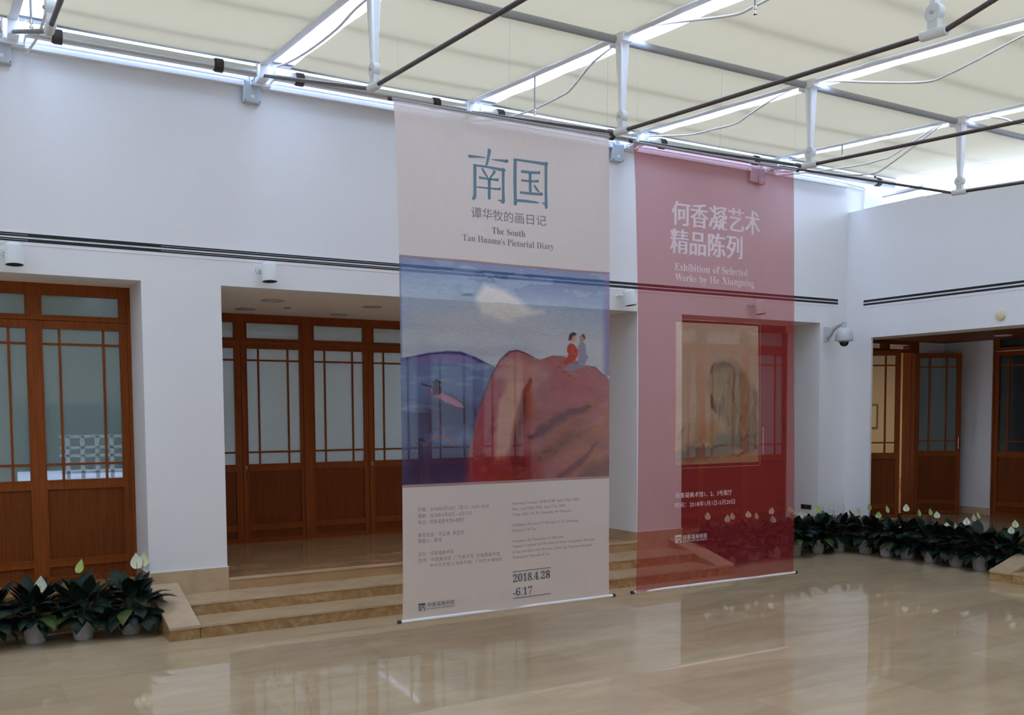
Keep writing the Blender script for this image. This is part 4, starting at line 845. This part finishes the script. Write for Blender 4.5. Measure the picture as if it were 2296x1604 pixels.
def lily(x, y, label, flowers, seed, variegated=0, wide=1.0, tall=1.0):
    rng = random.Random(seed); r = empty('potted_peace_lily', (x, y, 0)); tag(r, label, 'potted plant', 'potted peace lilies')
    MB().lathe([(.001,0),(.074,0),(.078,.006),(.080,.014),(.083,.016),(.099,.178),(.105,.180),(.106,.196),(.101,.197),(.097,.180),(.09,.17),(.001,.168)], (0,0,0), 28).build('pot', MT['pot'], r, True)
    MB().lathe([(.001,.176),(.06,.174),(.094,.169)], (0,0,0), 20).build('soil', MT['soil'], r, True)
    V = []; Fs = []; Tn = []
    n = 64
    for k in range(n):
        lay = k/n; az = k*2.39996+rng.uniform(-.35,.35)
        if lay < .40: el = rng.uniform(.12,.60); pet = rng.uniform(.06,.14); L_ = rng.uniform(.20,.28); dr = rng.uniform(1.4,2.3)
        elif lay < .74: el = rng.uniform(.65,1.05); pet = rng.uniform(.13,.22); L_ = rng.uniform(.20,.29); dr = rng.uniform(1.1,2.0)
        else: el = rng.uniform(1.1,1.42); pet = rng.uniform(.17,.25)*tall; L_ = rng.uniform(.18,.27); dr = rng.uniform(.5,1.6)
        tone = rng.uniform(.05,.32)
        if variegated and k in (3, 9, 14, 19, 27)[:variegated]: tone = rng.uniform(.7,.95)
        if tone > .5: az, el, pet, L_, dr = rng.uniform(-2.5,-1.0), rng.uniform(.35,.7), rng.uniform(.09,.13), rng.uniform(.25,.30), rng.uniform(1.6,2.3)
        rr = rng.uniform(.005,.05)
        add_leaf(V, Fs, Tn, (rr*math.cos(az), rr*math.sin(az), .175), az, el, pet*wide, L_*wide, L_*rng.uniform(.44,.56), tone, dr, rng)
    me = bpy.data.meshes.new('foliage'); me.from_pydata([tuple(v) for v in V], [], Fs); me.update()
    # keep leaves off the floor, the wall behind and the pot
    for vt in me.vertices:
        if vt.co.z < .03: vt.co.z = .03+.02*random.random()
        if vt.co.y+y > 9.775: vt.co.y = 9.775-y-.01*random.random()
        if vt.co.x+x > 11.595: vt.co.x = 11.595-x-.01*random.random()
    at = me.attributes.new('tone','FLOAT','POINT'); at.data.foreach_set('value', Tn)
    obj('foliage', me, MT['leaf'], r, True)
    for (dx, dy, z, c) in flowers:
        fl = MB().tube([(dx*.15,dy*.15,.17),(dx*.6,dy*.6,.17+(z-.2)*.6),(dx,dy,z-.045)], [.004,.0035,.003], 6).build('flower', MT['stalk'], r, True)
        az = rng.uniform(-2.7,-1.3); tl = rng.uniform(.1,.5); sp = []; fs2 = []; N = 8; fs_ = 1.12 if x < 3 else .80; L_ = fs_*rng.uniform(.115,.135); W_ = fs_*rng.uniform(.092,.112)
        rm = Matrix.Rotation(az+math.pi/2,3,'Z') @ Matrix.Rotation(-tl,3,'X')
        for i in range(N+1):
            u = i/N; w = W_*.5*(math.sin(math.pi*min(1,(.06+.94*u)**.72)) if i < N else .02); cup = .016*math.sin(math.pi*u)
            for k in range(-2,3): f = k/2; sp.append(Vector((dx,dy,z-.047)) + rm @ Vector((w*f, cup*(1-.9*f*f)*1.0 - .002, u*L_ + .0)))
        for i in range(N):
            for k in range(4): a = i*5+k; fs2.append((a,a+1,a+6,a+5))
        MB().add(sp, fs2).build('spathe', MT['spathe'] if c == 'w' else MT['spathe_green'] if c == 'g' else MT['spathe_pale'], fl, True)
        b0 = Vector((dx,dy,z-.045)); MB().tube([b0+rm@Vector((0,-.004,0)), b0+rm@Vector((0,-.010,.012)), b0+rm@Vector((0,-.012,.052)), b0+rm@Vector((0,-.012,.058))], [.003,.0055,.005,.002], 8).build('spadix', MT['spadix'], fl, True)
    return r
MT['spathe_pale'] = pm('pale_green_spathe', (.66,.70,.38), .55, noise=(14,.2))
LILY = [
 (.736,9.50,'potted peace lily at the left edge with big yellow-mottled leaf over its pot',[(.05,-.03,.50,'w')],3),
 (1.123,9.46,'potted peace lily left of the steps with one green-white flower, middle of the left trio',[(-.03,-.03,.65,'g')],2),
 (1.527,9.435,'potted peace lily beside the left step cheek with a tall white flower pair',[(.06,-.03,.65,'w'),(.12,.0,.66,'y')],1),
 (.33,9.52,'potted peace lily cut off by the left edge of the picture',[],1),
 (8.78,9.56,'potted peace lily behind the right step cheek, mostly hidden behind the red banner',[(-.1,-.03,.66,'w')],0),
 (9.12,9.60,'potted peace lily behind the red banner, second from the step cheek',[(-.06,-.03,.60,'w'),(.04,-.03,.63,'w')],0),
 (9.56,9.60,'potted peace lily behind the red banner, third from the step cheek',[(-.11,-.03,.64,'w'),(.04,-.03,.61,'y')],0),
 (9.97,9.60,'potted peace lily behind the red banner, fourth from the step cheek',[(-.1,-.03,.66,'w'),(-.05,-.03,.54,'w')],0),
 (10.37,9.60,'potted peace lily half behind the right edge of the red banner',[(-.12,-.03,.66,'y'),(.07,-.03,.57,'w')],1),
 (10.85,9.62,'potted peace lily under the wall socket, with a green and a white flower',[(-.05,-.03,.63,'g'),(.06,-.03,.65,'w')],1),
 (11.24,9.57,'potted peace lily set deepest in the right corner under the dome camera',[(-.05,.07,.64,'w'),(-.05,-.12,.67,'w')],0),
 (11.38,9.22,'first potted peace lily of the right wall row, next to the corner one',[(-.03,.1,.59,'y'),(-.03,-.09,.67,'g')],0),
 (11.37,8.855,'second potted peace lily of the right wall row, counted from the corner',[(-.03,-.04,.66,'y'),(-.03,.12,.57,'g')],1),
 (11.39,8.53,'third potted peace lily of the right wall row, with a single white flower',[(-.03,.01,.70,'w')],0),
 (11.39,8.167,'fourth potted peace lily of the right wall row, in front of the open doors',[(-.03,.16,.65,'g'),(-.03,-.01,.68,'g'),(-.03,-.1,.65,'w')],0),
 (11.39,7.80,'fifth potted peace lily of the right wall row, with low white flowers',[(-.03,.12,.52,'w'),(-.03,-.01,.52,'w'),(-.03,-.16,.60,'w')],1),
 (11.36,7.44,'last clearly seen potted peace lily before the right step cheek',[(-.03,.07,.66,'w'),(-.03,0,.70,'y')],0),
 (11.38,7.06,'potted peace lily hidden behind the right step cheek, only leaves and pale flowers showing',[(-.03,-.08,.63,'y'),(-.03,-.03,.55,'w')],0)]
for k, (x, y, lab, fl, vg) in enumerate(LILY): lily(x, y, lab, fl, 40+k, vg)

# ------------------------------------------------------------------ behind the viewer: terrace and the railing mirrored in the glass
struct(MB().box(X0, XR_, -6.0, -1.6, 0, .66).build('floor_terrace', MT['trimwhite']), 'white terrace outside, behind the viewer', 'terrace')
struct(MB().box(X0, XR_, -6.3, -6.0, 0, 3.4).build('wall_terrace', MT['greywall']), 'unseen dark green wall added behind the terrace as a backdrop for the mirrored railing', 'wall')  # added unseen and dark so the railing stands out in the reflection
r = empty('white_railing', (0,0,0)); tag(r, 'white lattice railing behind the viewer, mirrored in the left glass doors', 'railing')
for k in range(24):
    x = 2.55+.30*k; MB().box(x-.04,x+.04,-2.25,-2.19,.66,1.60).build('post', MT['trimwhite'], r)
m = MB()
for z in (.80,.98,1.16,1.34,1.58): MB().box(2.4,9.6,-2.25,-2.19,z-.028,z+.028).build('rail', MT['trimwhite'], r)
